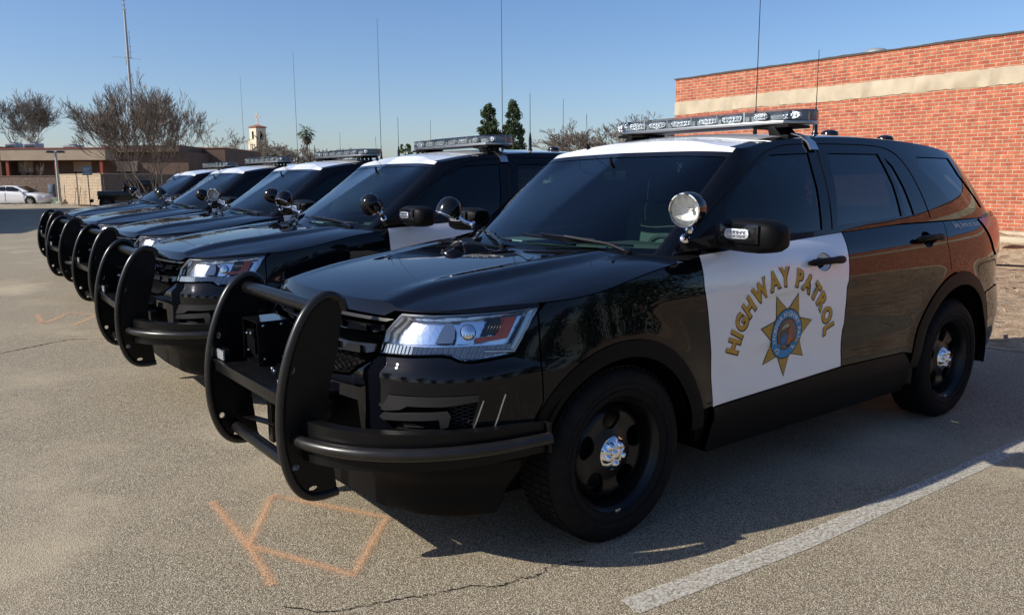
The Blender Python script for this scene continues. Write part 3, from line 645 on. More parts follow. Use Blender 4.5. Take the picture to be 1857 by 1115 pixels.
    # ---- wipers
    for a, b, c in (((-.20,.62),(-.30,.02),1), ((-.155,-.02),(-.31,-.60),1)):
        mb = MB(); g = lambda x, y, o: (x, y, float(Hs(x, y)[2])+o)
        p0 = (a[0]-.02, a[1], 1.185); 
        w = []
        for t in np.linspace(0, 1, 9):
            y = a[1]+(b[1]-a[1])*t; xw = np.interp(1.175+.028*t, [1.10,1.30], [Gs(0,1.10)[0][0], Gs(0,1.30)[0][0]])-.33*(abs(y)/.75)**2.2+.03; w.append((xw, y, 1.180+.035*t))
        mb.tube(w, .0075, 6); mb.tube([(p[0]+.012, p[1], p[2]+.016) for p in w[2:7]], .006, 6); mb.tube([(w[0][0]+.08, w[0][1]+.04, 1.160), (w[1][0]+.045, w[1][1], 1.190), (w[4][0]+.012, w[4][1], w[4][2]+.018)], .008, 6)
        mb.lathe([(.018,0),(.018,.02),(.010,.028),(.001,.03)], (w[0][0]+.08, w[0][1]+.04, 1.145), (0,0,1), 10); B('wiper', mb, M['gloss'])
    # ---- light bar
    lb = MB(); X0, Z0 = -1.62, 1.762; W2 = .690
    out = [(.10,-.60),(.13,-.45),(.14,0),(.13,.45),(.10,.60),(.03,W2-.03),(-.05,W2),(-.12,W2-.02),(-.15,.55),(-.15,-.55),(-.12,-W2+.02),(-.05,-W2),(.03,-W2+.03)]
    lb.prism([(a+X0, b) for a, b in out], lambda a, b, t: (a, b, t), Z0+.004, Z0+.020); lbo = B('light_bar', lb, M['metalbar'], bevel=.004)
    lb = MB(); lb.prism([(a*1.0+X0, b*.995) for a, b in out], lambda a, b, t: (a-.0, b, t), Z0+.021, Z0+.080); B('light_bar_lens', lb, M['barlens'], lbo, bevel=.006)
    lb = MB(); lb.prism([((a)*.70+X0, b*.95) for a, b in out], lambda a, b, t: (a, b, t), Z0+.024, Z0+.072); B('light_bar_core', lb, M['barcore'], lbo)
    for i, y in enumerate((-.46,-.29,.10,.27,-.11,.46,-.62,.60)):
        mb = MB(); w_ = (.065,.065,.065,.065,.08,.04,.05,.07)[i]; x_ = X0+(.105 if abs(y) < .5 else .065)
        ov = [(w_*math.cos(t)**1,   .021*math.sin(t)) for t in np.linspace(0, 2*math.pi, 16, endpoint=False)]
        ov = [(max(-w_, min(w_, a*1.25)), b*1.0) for a, b in ov]
        mb.prism(ov, lambda a, b, t: (x_+t, y+a, Z0+.048+b), -.02, .0)
        for k in range(5):
            mb.lathe([(.010,0),(.007,.006),(.001,.007)], (x_, y-w_*.7+k*w_*.35, Z0+.048), (1,0,0), 8)
        B('lamp_module', mb, M['led'], lbo)
    for y in (-.38,-.19,0,.19,.38): mb = MB(); mb.box((X0+.129, y*.98, Z0+.050), (.006,.012,.054)); B('lens_divider', mb, M['silver'], lbo)
    for sg in (1, -1):
        mb = MB(); zf = float(Rs(X0, .6)[2])
        for dx in (-.06, -.01, .04, .09):
            mb.prism([(sg*.50, Z0), (sg*.535, Z0), (sg*.60, zf-.012), (sg*.52, zf-.012)], lambda a, b, t: (X0+dx+t, a, b), 0, .012)
        mb.box((X0+.01, sg*.56, zf-.006), (.19,.15,.014)); mb.box((X0, sg*.52, Z0-.008), (.20,.22,.016))
        B('bar_foot', mb, M['trim'], lbo, bevel=.002)
        mb = MB(); pth = [(.60,zf+.01),(.655,zf-.008),(.700,1.665),(.722,1.625)]
        mb.add([(X0+.035, sg*(a+.008), b+.004) for a, b in pth]+[(X0-.035, sg*(a+.008), b+.004) for a, b in pth]+[(X0+.035, sg*a, b) for a, b in pth]+[(X0-.035, sg*a, b) for a, b in pth],
               [(i, i+1, 4+i+1, 4+i) for i in range(3)]+[(8+i, 8+i+1, 12+i+1, 12+i) for i in range(3)]+[(i, i+1, 8+i+1, 8+i) for i in range(3)]+[(4+i, 4+i+1, 12+i+1, 12+i) for i in range(3)], 0, False); B('bar_strap', mb, M['silver'], lbo)
    # ---- antennas and roof lamps
    zr = lambda x, y: float(Rs(x, y)[2])
    mb = MB(); z0 = zr(-2.1,0); mb.lathe([(.022,0),(.022,.012),(.013,.02),(.011,.085),(.006,.10),(.004,.16)], (-2.1,0,z0-.005), (0,0,1), 14); mb.tube([(-2.1,0,z0+.1),(-2.1,0,z0+.9),(-2.1,0,z0+1.62)], [.0032,.0024,.0016], 6); an = B('whip_antenna', mb, M['gloss'])
    mb = MB(); z0 = zr(-2.1,.42); mb.lathe([(.02,0),(.02,.01),(.014,.02),(.014,.10),(.009,.13),(.004,.16)], (-2.1,.42,z0-.005), (0,0,1), 14); mb.tube([(-2.1,.42,z0+.12),(-2.1,.42,z0+.48)], [.003,.0018], 6); B('stub_antenna', mb, M['gloss'])
    mb = MB(); z0 = zr(-2.8,0); mb.lathe([(.02,0),(.02,.01),(.008,.02)], (-2.8,0,z0-.005), (0,0,1), 12); mb.tube([(-2.8,0,z0),(-2.8,0,z0+.50)], [.0028,.0018], 6); B('rear_antenna', mb, M['gloss'])
    for x, y in ((-2.86,.44),(-2.45,.30)):
        mb = MB(); mb.lathe([(.055,0),(.054,.018),(.046,.032),(.02,.042),(.001,.043)], (x,y,zr(x,y)-.004), (0,0,1), 18); B('roof_camera_dome', mb, M['gloss'])
    mb = MB(); mb.lathe([(.016,0),(.012,.02),(.002,.026)], (-1.06,-.424,zr(-1.06,-.424)), (0,0,1), 12); mb.tube([(-1.06,-.424,zr(-1.06,-.424)),(-1.05,-.424,zr(-1.06,-.424)+.20)], .0015, 5); B('small_aerial', mb, M['trim'])
    # ---- spotlights (bracket fixed to the pillar, head turned about its own centre)
    heads = []
    for sg in (1, -1):
        c_ = Vector((-.39, sg*.93, 1.35)); base = Vector((-.50, sg*.825, 1.215)); kn = Vector((-.44, sg*.90, 1.262))
        mb = MB(); mb.tube([base, base.lerp(kn, .5)+Vector((0,0,-.006)), kn], .011, 8); mb.lathe([(.024,0),(.022,.012),(.012,.018)], base, (kn-base), 12); mb.lathe([(.001,-.02),(.014,-.014),(.019,0),(.014,.014),(.001,.02)], kn, (0,0,1), 12); mb.tube([kn, Vector((-.415, sg*.92, 1.285))], .009, 8)
        B('spotlight_bracket', mb, M['chrome'])
        hd = bpy.data.objects.new('spotlight', None); COL.objects.link(hd); hd.parent = root; hd.location = c_; hd.scale = (.93,.93,.93); hd.empty_display_size = .1
        mb = MB(); mb.lathe([(.001,-.098),(.030,-.094),(.056,-.078),(.073,-.050),(.080,-.020),(.081,.010),(.080,.024),(.074,.026),(.073,.02)], (0,0,0), (1,0,0), 32); ho = B('spotlight_housing', mb, M['gloss'], hd)
        mb = MB(); mb.lathe([(.073,.018),(.076,.024),(.079,.026),(.079,.030),(.074,.031),(.0715,.026)], (0,0,0), (1,0,0), 32); B('chrome_ring', mb, M['chrome'], hd)
        mb = MB(); mb.lathe([(.072,.020),(.066,.004),(.052,-.02),(.030,-.038),(.010,-.044),(.001,-.045)], (0,0,0), (1,0,0), 28); B('spotlight_reflector', mb, M['spotref'], hd)
        mb = MB(); mb.lathe([(.001,-.044),(.008,-.04),(.010,-.01),(.006,-.004),(.001,-.003)], (0,0,0), (1,0,0), 10); B('spotlight_bulb', mb, M['chrome'], hd)
        mb = MB(); mb.lathe([(.0725,.026),(.05,.031),(.025,.034),(.001,.035)], (0,0,0), (1,0,0), 28); B('spotlight_lens', mb, M['spotlens'], hd)
        heads.append(hd)
    make_pushbar(root); make_interior(root)
    return root
M['sealwater'] = mat('seal water', (.05,.14,.30), .5); M['sealhill'] = mat('seal hills', (.10,.09,.06), .5); M['sealrobe'] = mat('seal robe', (.42,.12,.04), .5); M['sealsky'] = mat('seal sky', (.42,.36,.26), .5)
M['spotref'] = mat('spotlight reflector', (.93,.93,.90), .45, metal=.15, bump=(55, .6, .012)); M['spotlens'] = glass('spotlight lens', (.96,.97,.97), 1.4, rough=.02)
M['metalbar'] = mat('brushed bar channel', (.40,.41,.42), .35, metal=1)
M['ribbed'] = mat('ribbed running light', (.45,.53,.64), .25, spec=.6)
_n = M['ribbed'].node_tree; _w = _n.nodes.new('ShaderNodeTexWave'); _w.inputs['Scale'].default_value = 22; _w.bands_direction = 'Y'; _t = _n.nodes.new('ShaderNodeTexCoord'); _b = _n.nodes.new('ShaderNodeBump'); _b.inputs['Distance'].default_value = .01
_n.links.new(_t.outputs['Object'], _w.inputs['Vector']); _n.links.new(_w.outputs['Fac'], _b.inputs['Height']); _n.links.new(_b.outputs[0], _n.nodes['Principled BSDF'].inputs['Normal'])
def make_wheel(root, cx, sg):
    c = Vector((cx, 0, .365)); yo = .955; ax = (0, sg, 0)
    w = bpy.data.objects.new('wheel', None); COL.objects.link(w); w.parent = root; w.location = (cx, sg*.83, .365); w.empty_display_size = .3
    L = lambda prof: [(r_, h-.83) for r_, h in prof]
    mb = MB(); mb.lathe(L([(.232,.735),(.30,.722),(.345,.728),(.361,.748),(.3655,.78),(.3665,.84),(.3655,.90),(.361,.925),(.348,.945),(.325,.955),(.295,.957),(.262,.950),(.243,.938),(.236,.925),(.232,.90)]), (0,0,0), ax, 64)
    for r_ in (.275,.300): mb.lathe(L([(r_-.003,.9565),(r_,.9595),(r_+.003,.9565)]), (0,0,0), ax, 64)
    for k in range(72):      # tread blocks
        t = 2*math.pi*k/72
        for h in (.765,.812,.858,.905):
            q = Matrix.Rotation(t, 3, 'Y'); p = q @ Vector((.3665, 0, 0)); mb.box((p.x, sg*(h-.83), p.z), (.006,.036,.022), q)
    tyre = mb.build('tyre', M['rubber'], w, angle=40)
    # steel rim: dished disc with five openings
    def prof(r_): return np.interp(r_, [0,.06,.085,.12,.15,.175,.195,.205], [.905,.905,.898,.885,.893,.893,.872,.850])-.83
    out = [(.205*math.cos(t), .205*math.sin(t)) for t in np.linspace(0, 2*math.pi, 60, endpoint=False)]; holes = []
    for k in range(5):
        a = R(90+72*k); hc = Vector((.140*math.cos(a), .140*math.sin(a))); h = []
        for t in np.linspace(0, 2*math.pi, 18, endpoint=False):
            p, q = .040*math.cos(t), .050*math.sin(t)*(1+.12*math.cos(t)); h.append((hc.x+p*math.cos(a)-q*math.sin(a), hc.y+p*math.sin(a)+q*math.cos(a)))
        holes.append(h)
    v, t, loops = tri2d(out, holes, .018); rr = np.hypot(v[:,0], v[:,1]); V = np.stack([v[:,0], sg*prof(rr), v[:,1]], 1)
    mb = MB(); mb.add(V, [tuple(int(i) for i in f) for f in t], 0, True)
    for Lp in loops[1:]:
        r1 = np.hypot(Lp[:,0], Lp[:,1]); A = np.stack([Lp[:,0], sg*prof(r1), Lp[:,1]], 1); Bq = A.copy(); Bq[:,1] -= sg*.014; Bq[:,0] = A[:,0]-(A[:,0]-Lp[:,0].mean())*.08; Bq[:,2] = A[:,2]-(A[:,2]-Lp[:,1].mean())*.08; k = len(A)
        mb.add(np.concatenate([A, Bq]), [(i, (i+1) % k, k+(i+1) % k, k+i) for i in range(k)], 0, True)
    mb.lathe(L([(.205,.850),(.214,.872),(.218,.905),(.224,.922),(.236,.931),(.241,.938),(.243,.932),(.236,.92)]), (0,0,0), ax, 64); mb.lathe(L([(.214,.86),(.214,.75),(.23,.735)]), (0,0,0), ax, 48)
    mb.build('rim', M['rim'], w, angle=40)
    mb = MB(); mb.lathe(L([(.001,.80),(.17,.80),(.17,.812),(.10,.815),(.001,.82)]), (0,0,0), ax, 40); mb.build('brake_disc', M['brake'], w)
    # chrome cap with five lug covers
    V = []; F = []; nr, na = 12, 60
    for i in range(nr+1):
        r_ = .071*i/nr
        for k in range(na):
            t = 2*math.pi*k/na; h = .030*(1-(r_/.071)**2.6)+.905-.83
            for j in range(5):
                a = R(90+36+72*j); d = math.hypot(r_*math.cos(t)-.046*math.cos(a), r_*math.sin(t)-.046*math.sin(a))
                h += .010*max(0, 1-(d/.016)**2)**.5 if d < .016 else -.006*math.exp(-((d-.019)/.004)**2)
            h -= .007*math.exp(-((r_-.022)/.005)**2)
            V.append((r_*math.cos(t), sg*h, r_*math.sin(t)))
    for i in range(nr):
        for k in range(na): F.append((i*na+k, i*na+(k+1) % na, (i+1)*na+(k+1) % na, (i+1)*na+k))
    mb = MB(); mb.add(V, F, 0, True); mb.lathe([(.071,.075),(.073,.070),(.073,.055)], (0,0,0), ax, 40); mb.build('hub_cap', M['chrome'], w, angle=60)
    if cx == 0 or True:
        mb = MB(); mb.box((0, sg*(.938-.83), -.238), (.03,.004,.012)); mb.build('balance_weight', M['silver'], w, bevel=.001)
def make_pushbar(root):
    pb = bpy.data.objects.new('push_bumper', None); COL.objects.link(pb); pb.parent = root; pb.location = (1.1,0,.3); pb.empty_display_size = .3
    B = lambda name, mb, m, par=pb, **k: mb.build(name, m, par, **k)
    def T(mb):
        mb.v = [(a-1.1, b, c-.3) for a, b, c in mb.v]; return mb
    K = [0,1,2,3,4,5,6,7,8,9,10]; front = [(.965,1.038),(1.010,1.060),(1.060,1.045),(1.118,.985),(1.172,.870),(1.208,.735),(1.221,.60),(1.214,.475),(1.180,.365),(1.125,.308),(1.060,.298)]
    Fr = [tuple(p) for p in spline_eval(K, np.array(front, float), np.linspace(0, 10, 44))]
    back = [(1.010,.305),(1.022,.42),(1.040,.60),(1.022,.72),(.985,.85),(.962,.98)]
    poly = Fr+back
    for y in (.43, -.43):
        holes = [[(x0+r_*math.cos(t)*.9, z0+r_*math.sin(t)*sq) for t in np.linspace(0, 2*math.pi, 12, endpoint=False)] for x0, z0, r_, sq in ((1.105,.335,.020,.5),(1.170,.43,.014,1.0),(1.165,.80,.012,1.2))]
        v, t, loops = tri2d(poly, holes, .05); n = len(v); mb = MB()
        V = [(a, y-.006, b) for a, b in v]+[(a, y+.006, b) for a, b in v]; F = [tuple(int(i) for i in f) for f in t]+[tuple(int(i)+n for i in f[::-1]) for f in t]
        mb.add(V, F, 0, False)
        for Lp in loops:
            k = len(Lp); mb.add([(a, y-.006, b) for a, b in Lp]+[(a, y+.006, b) for a, b in Lp], [(i, (i+1) % k, k+(i+1) % k, k+i) for i in range(k)], 0, False)
        up = B('upright', T(mb), M['bar'])
        mb = MB(); mb.tube([(a-.004, y, b) for a, b in [(.955,1.0)]+Fr+[(1.012,.302)]], .0185, 12); B('rubber_edge', T(mb), M['baredge'], up)
    mb = MB(); mb.tube([(1.025,-.43,1.005),(1.025,0,1.005),(1.025,.43,1.005)], .030, 16); B('crossbar', T(mb), M['bar'])
    mb = MB(); mb.tube([(1.115,-.43,.375),(1.115,.43,.375)], .027, 16); B('crossbar', T(mb), M['bar'])
    mb = MB(); mb.box((1.09,0,.690), (.20,.85,.010)); mb.box((1.186,0,.672), (.010,.85,.050)); mb.box((1.19,0,.695),(.018,.85,.010)); B('shelf', T(mb), M['bar'], bevel=.003)
    mb = MB(); mb.prism([(1.06,-.40),(1.10,-.40),(1.03,-.16),(.99,-.16)], lambda a, b, t: (a, b, t), .415, .425); mb.box((1.01,-.22,.50),(.03,.05,.34)); mb.box((1.01,.22,.50),(.03,.05,.34)); mb.box((.98,0,.60),(.05,.7,.06)); B('mounting_bracket', T(mb), M['bar'], bevel=.002)
    # siren speaker: open-fronted box with a horn inside
    mb = MB(); y0, y1, z0, z1, xf, xb = -.325, -.145, .70, .885, 1.085, .94
    for a in ((( xf+xb)/2, y0, (z0+z1)/2, .145,.006,z1-z0),((xf+xb)/2, y1, (z0+z1)/2, .145,.006,z1-z0),((xf+xb)/2,(y0+y1)/2,z0,.145,y1-y0,.006),((xf+xb)/2,(y0+y1)/2,z1,.145,y1-y0,.006),(xb,(y0+y1)/2,(z0+z1)/2,.006,y1-y0,z1-z0)):
        mb.box(a[:3], a[3:])
    sp = B('siren_speaker', T(mb), M['gloss'])
    mb = MB(); yc, zc = (y0+y1)/2, (z0+z1)/2; mb.lathe([(.078,.125),(.066,.10),(.04,.05),(.025,.02),(.02,0)], (xb,yc,zc), (1,0,0), 20); mb.box((1.065,yc-.03,zc),(.02,.08,.09)); mb.box((1.078,yc+.02,zc-.02),(.008,.05,.07)); B('speaker_horn', T(mb), M['gloss'], sp)
    for (x, y, z, a) in ((1.06,y1+.003,.87,(0,1,0)),(.98,y1+.003,.87,(0,1,0)),(1.06,y1+.003,.725,(0,1,0)),(.98,y1+.003,.725,(0,1,0)),(1.05,-.08,.695,(0,0,1)),(1.06,-.03,.695,(0,0,1)),(1.08,yc-.05,zc+.03,(1,0,0)),(1.08,yc+.0,zc+.035,(1,0,0)),(1.08,yc-.04,zc-.045,(1,0,0))):
        mb = MB(); mb.lathe([(.007,0),(.006,.005),(.001,.007)], (x,y,z), a, 8)
        B('bolt', T(mb), M['chrome'], sp)
    for y in (-.385, .385):
        mb = MB(); mb.box((1.16,y+(.012 if y < 0 else -.012),.724),(.03,.112,.050)); wl_ = B('warning_light', T(mb), M['gloss'], bevel=.004)
        mb = MB(); mb.box((1.177,y+(.012 if y < 0 else -.012),.724),(.006,.102,.040)); B('light_lens', T(mb), M['led'], wl_)
    # wrap-around wing guards
    wp = np.array([(1.155,.437),(1.135,.53),(1.075,.66),(.965,.79),(.82,.89),(.66,.95),(.53,.975),(.41,.988)]); wq = spline_eval(range(8), wp, np.linspace(0, 7, 30))
    for sg in (1, -1):
        mb = MB(); n = len(wq); V = []; t_ = np.gradient(wq, axis=0); nn = np.stack([-t_[:,1], t_[:,0]], 1); nn /= np.linalg.norm(nn, axis=1)[:,None]; nn *= -1
        zt = np.linspace(.612,.590,n); zbm = np.linspace(.455,.478,n)
        for d in (-.004, .004):
            for z_ in (zbm, zt): V += [(wq[i,0]+nn[i,0]*(d-.02), sg*(wq[i,1]+nn[i,1]*(d-.02)), z_[i]) for i in range(n)]
        V += [(wq[i,0]-nn[i,0]*.06, sg*(wq[i,1]-nn[i,1]*.06), zt[i]+.001) for i in range(n)]
        F = [(i, i+1, n+i+1, n+i) for i in range(n-1)]+[(2*n+i, 2*n+i+1, 3*n+i+1, 3*n+i) for i in range(n-1)]+[(3*n+i, 3*n+i+1, 4*n+i+1, 4*n+i) for i in range(n-1)]+[(n-1,2*n-1,4*n-1,3*n-1)]
        mb.add(V, F, 0, True); wg = B('wing_guard', T(mb), M['bar'], angle=30)
        mb = MB(); mb.tube([(wq[i,0]+nn[i,0]*.006, sg*(wq[i,1]+nn[i,1]*.006), .535) for i in range(n)], .024, 12); B('guard_tube', T(mb), M['baredge'], wg)
        mb = MB(); mb.box((.408,sg*.974,.535),(.012,.036,.118)); B('guard_end_plate', T(mb), M['bar'], wg, bevel=.003)
M['baredge'] = mat('rubber edging', (.012,.011,.010), .30, spec=.5, noise=(10, (.022,.020,.017), .5, .8, .05))
def make_interior(root):
    it = bpy.data.objects.new('interior', None); COL.objects.link(it); it.parent = root; it.location = (-1.2,0,.6); it.empty_display_size = .3
    B = lambda name, mb, m, **k: (setattr(mb, 'v', [(a+1.2, b, c-.6) for a, b, c in mb.v]), mb.build(name, m, it, **k))[1]
    mb = MB(); ys = np.linspace(-.72,.72,13); P = []
    for y in ys:
        k = -.30*(y/.75)**2; P.append([(-.34+k*.6, y, 1.115),(-.52+k*.35, y, 1.135),(-.70, y, 1.12),(-.80, y, 1.06),(-.80,y,.85),(-.60,y,.6)])
    V = [p for r_ in P for p in r_]; mb.add(V, [(i*6+j, i*6+j+1, (i+1)*6+j+1, (i+1)*6+j) for i in range(12) for j in range(5)], 0, True); mb.box((-.70,.40,1.135),(.16,.36,.06)); B('dashboard', mb, M['interior'], fix=False)
    mb = MB(); ca = Vector((-.93,.40,1.03)); ax = Vector((-.88,0,.45)).normalized(); u = Vector((0,1,0)); w = ax.cross(u)
    ring = [ca+(u*math.cos(t)+w*math.sin(t))*.185 for t in np.linspace(0, 2*math.pi, 28, endpoint=False)]; mb.tube(ring, .015, 8, closed=True)
    for a in (0, 180, 270): mb.tube([ca-ax*.02, ca+(u*math.cos(R(a))+w*math.sin(R(a)))*.18], .014, 6)
    mb.lathe([(.06,-.03),(.06,.01),(.03,.02),(.001,.022)], ca, ax, 14); mb.tube([ca, ca-ax*.25], .03, 8); B('steering_wheel', mb, M['interior'])
    for y in (.38, -.38):
        mb = MB(); rz = Matrix.Rotation(R(-14), 3, 'Y'); mb.box((-1.30,y,.68),(.52,.50,.18)); mb.box((-1.62,y,1.02),(.14,.48,.62), rz); mb.box((-1.70,y,1.42),(.09,.26,.18), rz); B('front_seat', mb, M['seat'], bevel=.04)
    mb = MB(); mb.box((-2.35,0,.68),(.5,1.3,.2)); mb.box((-2.62,0,.98),(.14,1.3,.5)); B('rear_bench', mb, M['seat'], bevel=.04)
    mb = MB()      # prisoner cage: frame and diamond mesh behind the front seats
    mb.tube([(-1.86,-.62,1.10),(-1.80,-.60,1.60),(-1.80,.60,1.60),(-1.86,.62,1.10),(-1.86,-.62,1.10)], .014, 6)
    for k in range(-14, 28):
        for s_ in (1, -1):
            a = np.array([k*.055-.40, 1.10]); b = np.array([k*.055-.40+.5*s_, 1.60])
            t0, t1 = 0, 1; d = b-a
            lo, hi = (-.60-a[0])/d[0], (.60-a[0])/d[0]; lo, hi = min(lo, hi), max(lo, hi); t0 = max(0, lo); t1 = min(1, hi)
            if t1-t0 > .05: mb.tube([(-1.86+.06*t, a[0]+d[0]*t, a[1]+d[1]*t) for t in (t0, t1)], .004, 4)
    mb.box((-1.86,0,.86),(.02,1.3,.5)); B('partition_cage', mb, M['interior'])
    mb = MB(); mb.box((-.88,.0,1.50),(.02,.17,.05)); mb.tube([(-.86,0,1.50),(-.84,0,1.60)], .01, 6); B('rear_view_mirror', mb, M['trim'], bevel=.008)
    mb = MB(); mb.box((-.80,0,1.0),(.20,.24,.26)); mb.box((-1.0,-.04,.98),(.06,.30,.22), Matrix.Rotation(R(20),3,'Y')); mb.tube([(-.95,-.04,.88),(-.9,-.04,.60)], .025, 8); B('computer_console', mb, M['interior'], bevel=.006)
    mb = MB(); mb.box((-.62,-.50,1.142),(.20,.26,.006)); B('dashboard_papers', mb, M['white'])
    mb = MB(); mb.box((-1.75,0,1.640),(1.1,1.1,.01)); B('headliner', mb, M['interior'])
# ---------------------------------------------------------------- placing far things: image column + distance -> ground point
FP = FOC*1000
RX = np.array([CR[0], CR[1]]); RX /= np.linalg.norm(RX); AW = np.array([CF[0], CF[1]]); AW /= np.linalg.norm(AW); RZ0 = math.atan2(RX[1], RX[0])
def at(px, D, py=345):
    r_ = CF+CR*(px-928.5)/FP+CU*(557.5-py)/FP; return CAM+r_*D
def gnd(px, D, z=0): p = at(px, D); return Vector((p[0], p[1], z))
def hz(px, py, D): return float(at(px, D, py)[2])
# ---------------------------------------------------------------- ground materials
def asphalt(name, dark, light, stone, patchcol, sc=1.0):
    m = bpy.data.materials.new(name); m.use_nodes = True; n = m.node_tree.nodes; l = m.node_tree.links; b = n['Principled BSDF']; b.inputs['Roughness'].default_value = .85; b.inputs['Specular IOR Level'].default_value = .25
    tc = n.new('ShaderNodeTexCoord')
    def noise(s, d=4, ro=.6):
        t = n.new('ShaderNodeTexNoise'); t.inputs['Scale'].default_value = s*sc; t.inputs['Detail'].default_value = d; t.inputs['Roughness'].default_value = ro; l.new(tc.outputs['Object'], t.inputs['Vector']); return t.outputs[0]
    def ramp(src, a, b_): 
        r_ = n.new('ShaderNodeMapRange'); r_.inputs[1].default_value = a; r_.inputs[2].default_value = b_; l.new(src, r_.inputs[0]); return r_.outputs[0]
    def mix(f, a, c):
        x = n.new('ShaderNodeMix'); x.data_type = 'RGBA'; l.new(f, x.inputs[0])
        for k, v in ((6, a), (7, c)):
            if isinstance(v, tuple): x.inputs[k].default_value = (*v, 1)
            else: l.new(v, x.inputs[k])
        return x.outputs[2]
    vo = n.new('ShaderNodeTexVoronoi'); vo.inputs['Scale'].default_value = 185*sc; l.new(tc.outputs['Object'], vo.inputs['Vector'])
    sep = n.new('ShaderNodeSeparateColor'); l.new(vo.outputs['Color'], sep.inputs[0])
    c = mix(ramp(sep.outputs[0], .15, .95), dark, light)
    c = mix(ramp(sep.outputs[1], .80, .95), c, stone)
    c = mix(ramp(vo.outputs['Distance'], .42, .62), c, tuple(k*.45 for k in dark))
    g = noise(210, 3, .7); c = mix(ramp(g, .58, .36), c, tuple(k*.45 for k in dark))
    c = mix(ramp(noise(.7, 6, .65), .50, .95), c, mix(ramp(g, .35, .6), tuple(k*.5 for k in patchcol), patchcol))
    st = mix(ramp(noise(2.3, 5, .7), .60, 1.0), c, tuple(k*.8 for k in dark)); l.new(st, b.inputs['Base Color'])
    oil = mix(ramp(noise(1.15, 3, .5), .69, .84), st, tuple(k*.75 for k in dark)); tan = mix(ramp(noise(.38, 5, .6), .56, .74), oil, mix(ramp(g, .35, .6), tuple(k*.6 for k in patchcol), tuple(k*1.05 for k in patchcol)))
    l.new(tan, b.inputs['Base Color'])
    bp = n.new('ShaderNodeBump'); bp.inputs['Strength'].default_value = .55; bp.inputs['Distance'].default_value = .004/sc; l.new(vo.outputs['Distance'], bp.inputs['Height']); bp.invert = True
    b2 = n.new('ShaderNodeBump'); b2.inputs['Strength'].default_value = .4; b2.inputs['Distance'].default_value = .003/sc; l.new(g, b2.inputs['Height']); l.new(bp.outputs[0], b2.inputs['Normal']); l.new(b2.outputs[0], b.inputs['Normal'])
    return m
M['asphalt'] = asphalt('weathered asphalt', (.34,.285,.20), (.67,.58,.42), (.82,.75,.59), (.58,.485,.335))
M['road'] = asphalt('dark street asphalt', (.05,.05,.05), (.12,.12,.12), (.2,.2,.2), (.12,.11,.10), .5)
def brickmat(name, c1, c2, mortar, bw=.225, rh=.0715, ms=.0085, axis='YZ', stains=True):
    m = bpy.data.materials.new(name); m.use_nodes = True; n = m.node_tree.nodes; l = m.node_tree.links; b = n['Principled BSDF']; b.inputs['Roughness'].default_value = .85
    tc = n.new('ShaderNodeTexCoord'); sp = n.new('ShaderNodeSeparateXYZ'); cb = n.new('ShaderNodeCombineXYZ'); l.new(tc.outputs['Object'], sp.inputs[0])
    l.new(sp.outputs[0 if axis == 'XZ' else 1], cb.inputs[0]); l.new(sp.outputs[2], cb.inputs[1])
    wv = n.new('ShaderNodeTexNoise'); wv.inputs['Scale'].default_value = 9; wv.inputs['Detail'].default_value = 3; l.new(tc.outputs['Object'], wv.inputs['Vector'])
    va = n.new('ShaderNodeVectorMath'); va.operation = 'MULTIPLY_ADD'; va.inputs[1].default_value = (.016,.016,0); l.new(wv.outputs['Color'], va.inputs[0]); l.new(cb.outputs[0], va.inputs[2])
    bt = n.new('ShaderNodeTexBrick'); bt.offset = .5; bt.inputs['Scale'].default_value = 1; bt.inputs['Brick Width'].default_value = bw; bt.inputs['Row Height'].default_value = rh; bt.inputs['Mortar Size'].default_value = ms; bt.inputs['Mortar Smooth'].default_value = .25; bt.inputs['Bias'].default_value = -.1
    l.new(va.outputs[0], bt.inputs['Vector']); bt.inputs['Color1'].default_value = (*c1, 1); bt.inputs['Color2'].default_value = (*c2, 1); bt.inputs['Mortar'].default_value = (*mortar, 1)
    t = n.new('ShaderNodeTexNoise'); t.inputs['Scale'].default_value = 7; t.inputs['Detail'].default_value = 8; l.new(tc.outputs['Object'], t.inputs['Vector'])
    mr = n.new('ShaderNodeMapRange'); mr.inputs[1].default_value = .3; mr.inputs[2].default_value = .7; mr.inputs[3].default_value = .72; mr.inputs[4].default_value = 1.22; l.new(t.outputs[0], mr.inputs[0])
    vm = n.new('ShaderNodeVectorMath'); vm.operation = 'SCALE'; l.new(bt.outputs['Color'], vm.inputs[0]); l.new(mr.outputs[0], vm.inputs[3]); col = vm.outputs[0]
    if stains:
        for s_, lo, hi, cc, am in ((1.6, .68, .80, (.60,.42,.32), .5), (.45, .55, .85, (.44,.16,.08), .4), (23, .70, .78, (.75,.66,.58), .8)):
            t2 = n.new('ShaderNodeTexNoise'); t2.inputs['Scale'].default_value = s_; t2.inputs['Detail'].default_value = 7; l.new(tc.outputs['Object'], t2.inputs['Vector'])
            m2 = n.new('ShaderNodeMapRange'); m2.inputs[1].default_value = lo; m2.inputs[2].default_value = hi; m2.inputs[4].default_value = am; l.new(t2.outputs[0], m2.inputs[0])
            mx = n.new('ShaderNodeMix'); mx.data_type = 'RGBA'; l.new(m2.outputs[0], mx.inputs[0]); l.new(col, mx.inputs[6]); mx.inputs[7].default_value = (*cc, 1); col = mx.outputs[2]
    l.new(col, b.inputs['Base Color'])
    bp = n.new('ShaderNodeBump'); bp.inputs['Strength'].default_value = 1; bp.inputs['Distance'].default_value = .012; bp.invert = True; l.new(bt.outputs['Fac'], bp.inputs['Height'])
    b2 = n.new('ShaderNodeBump'); b2.inputs['Strength'].default_value = .5; b2.inputs['Distance'].default_value = .006; l.new(t.outputs[0], b2.inputs['Height']); l.new(bp.outputs[0], b2.inputs['Normal']); l.new(b2.outputs[0], b.inputs['Normal'])
    return m
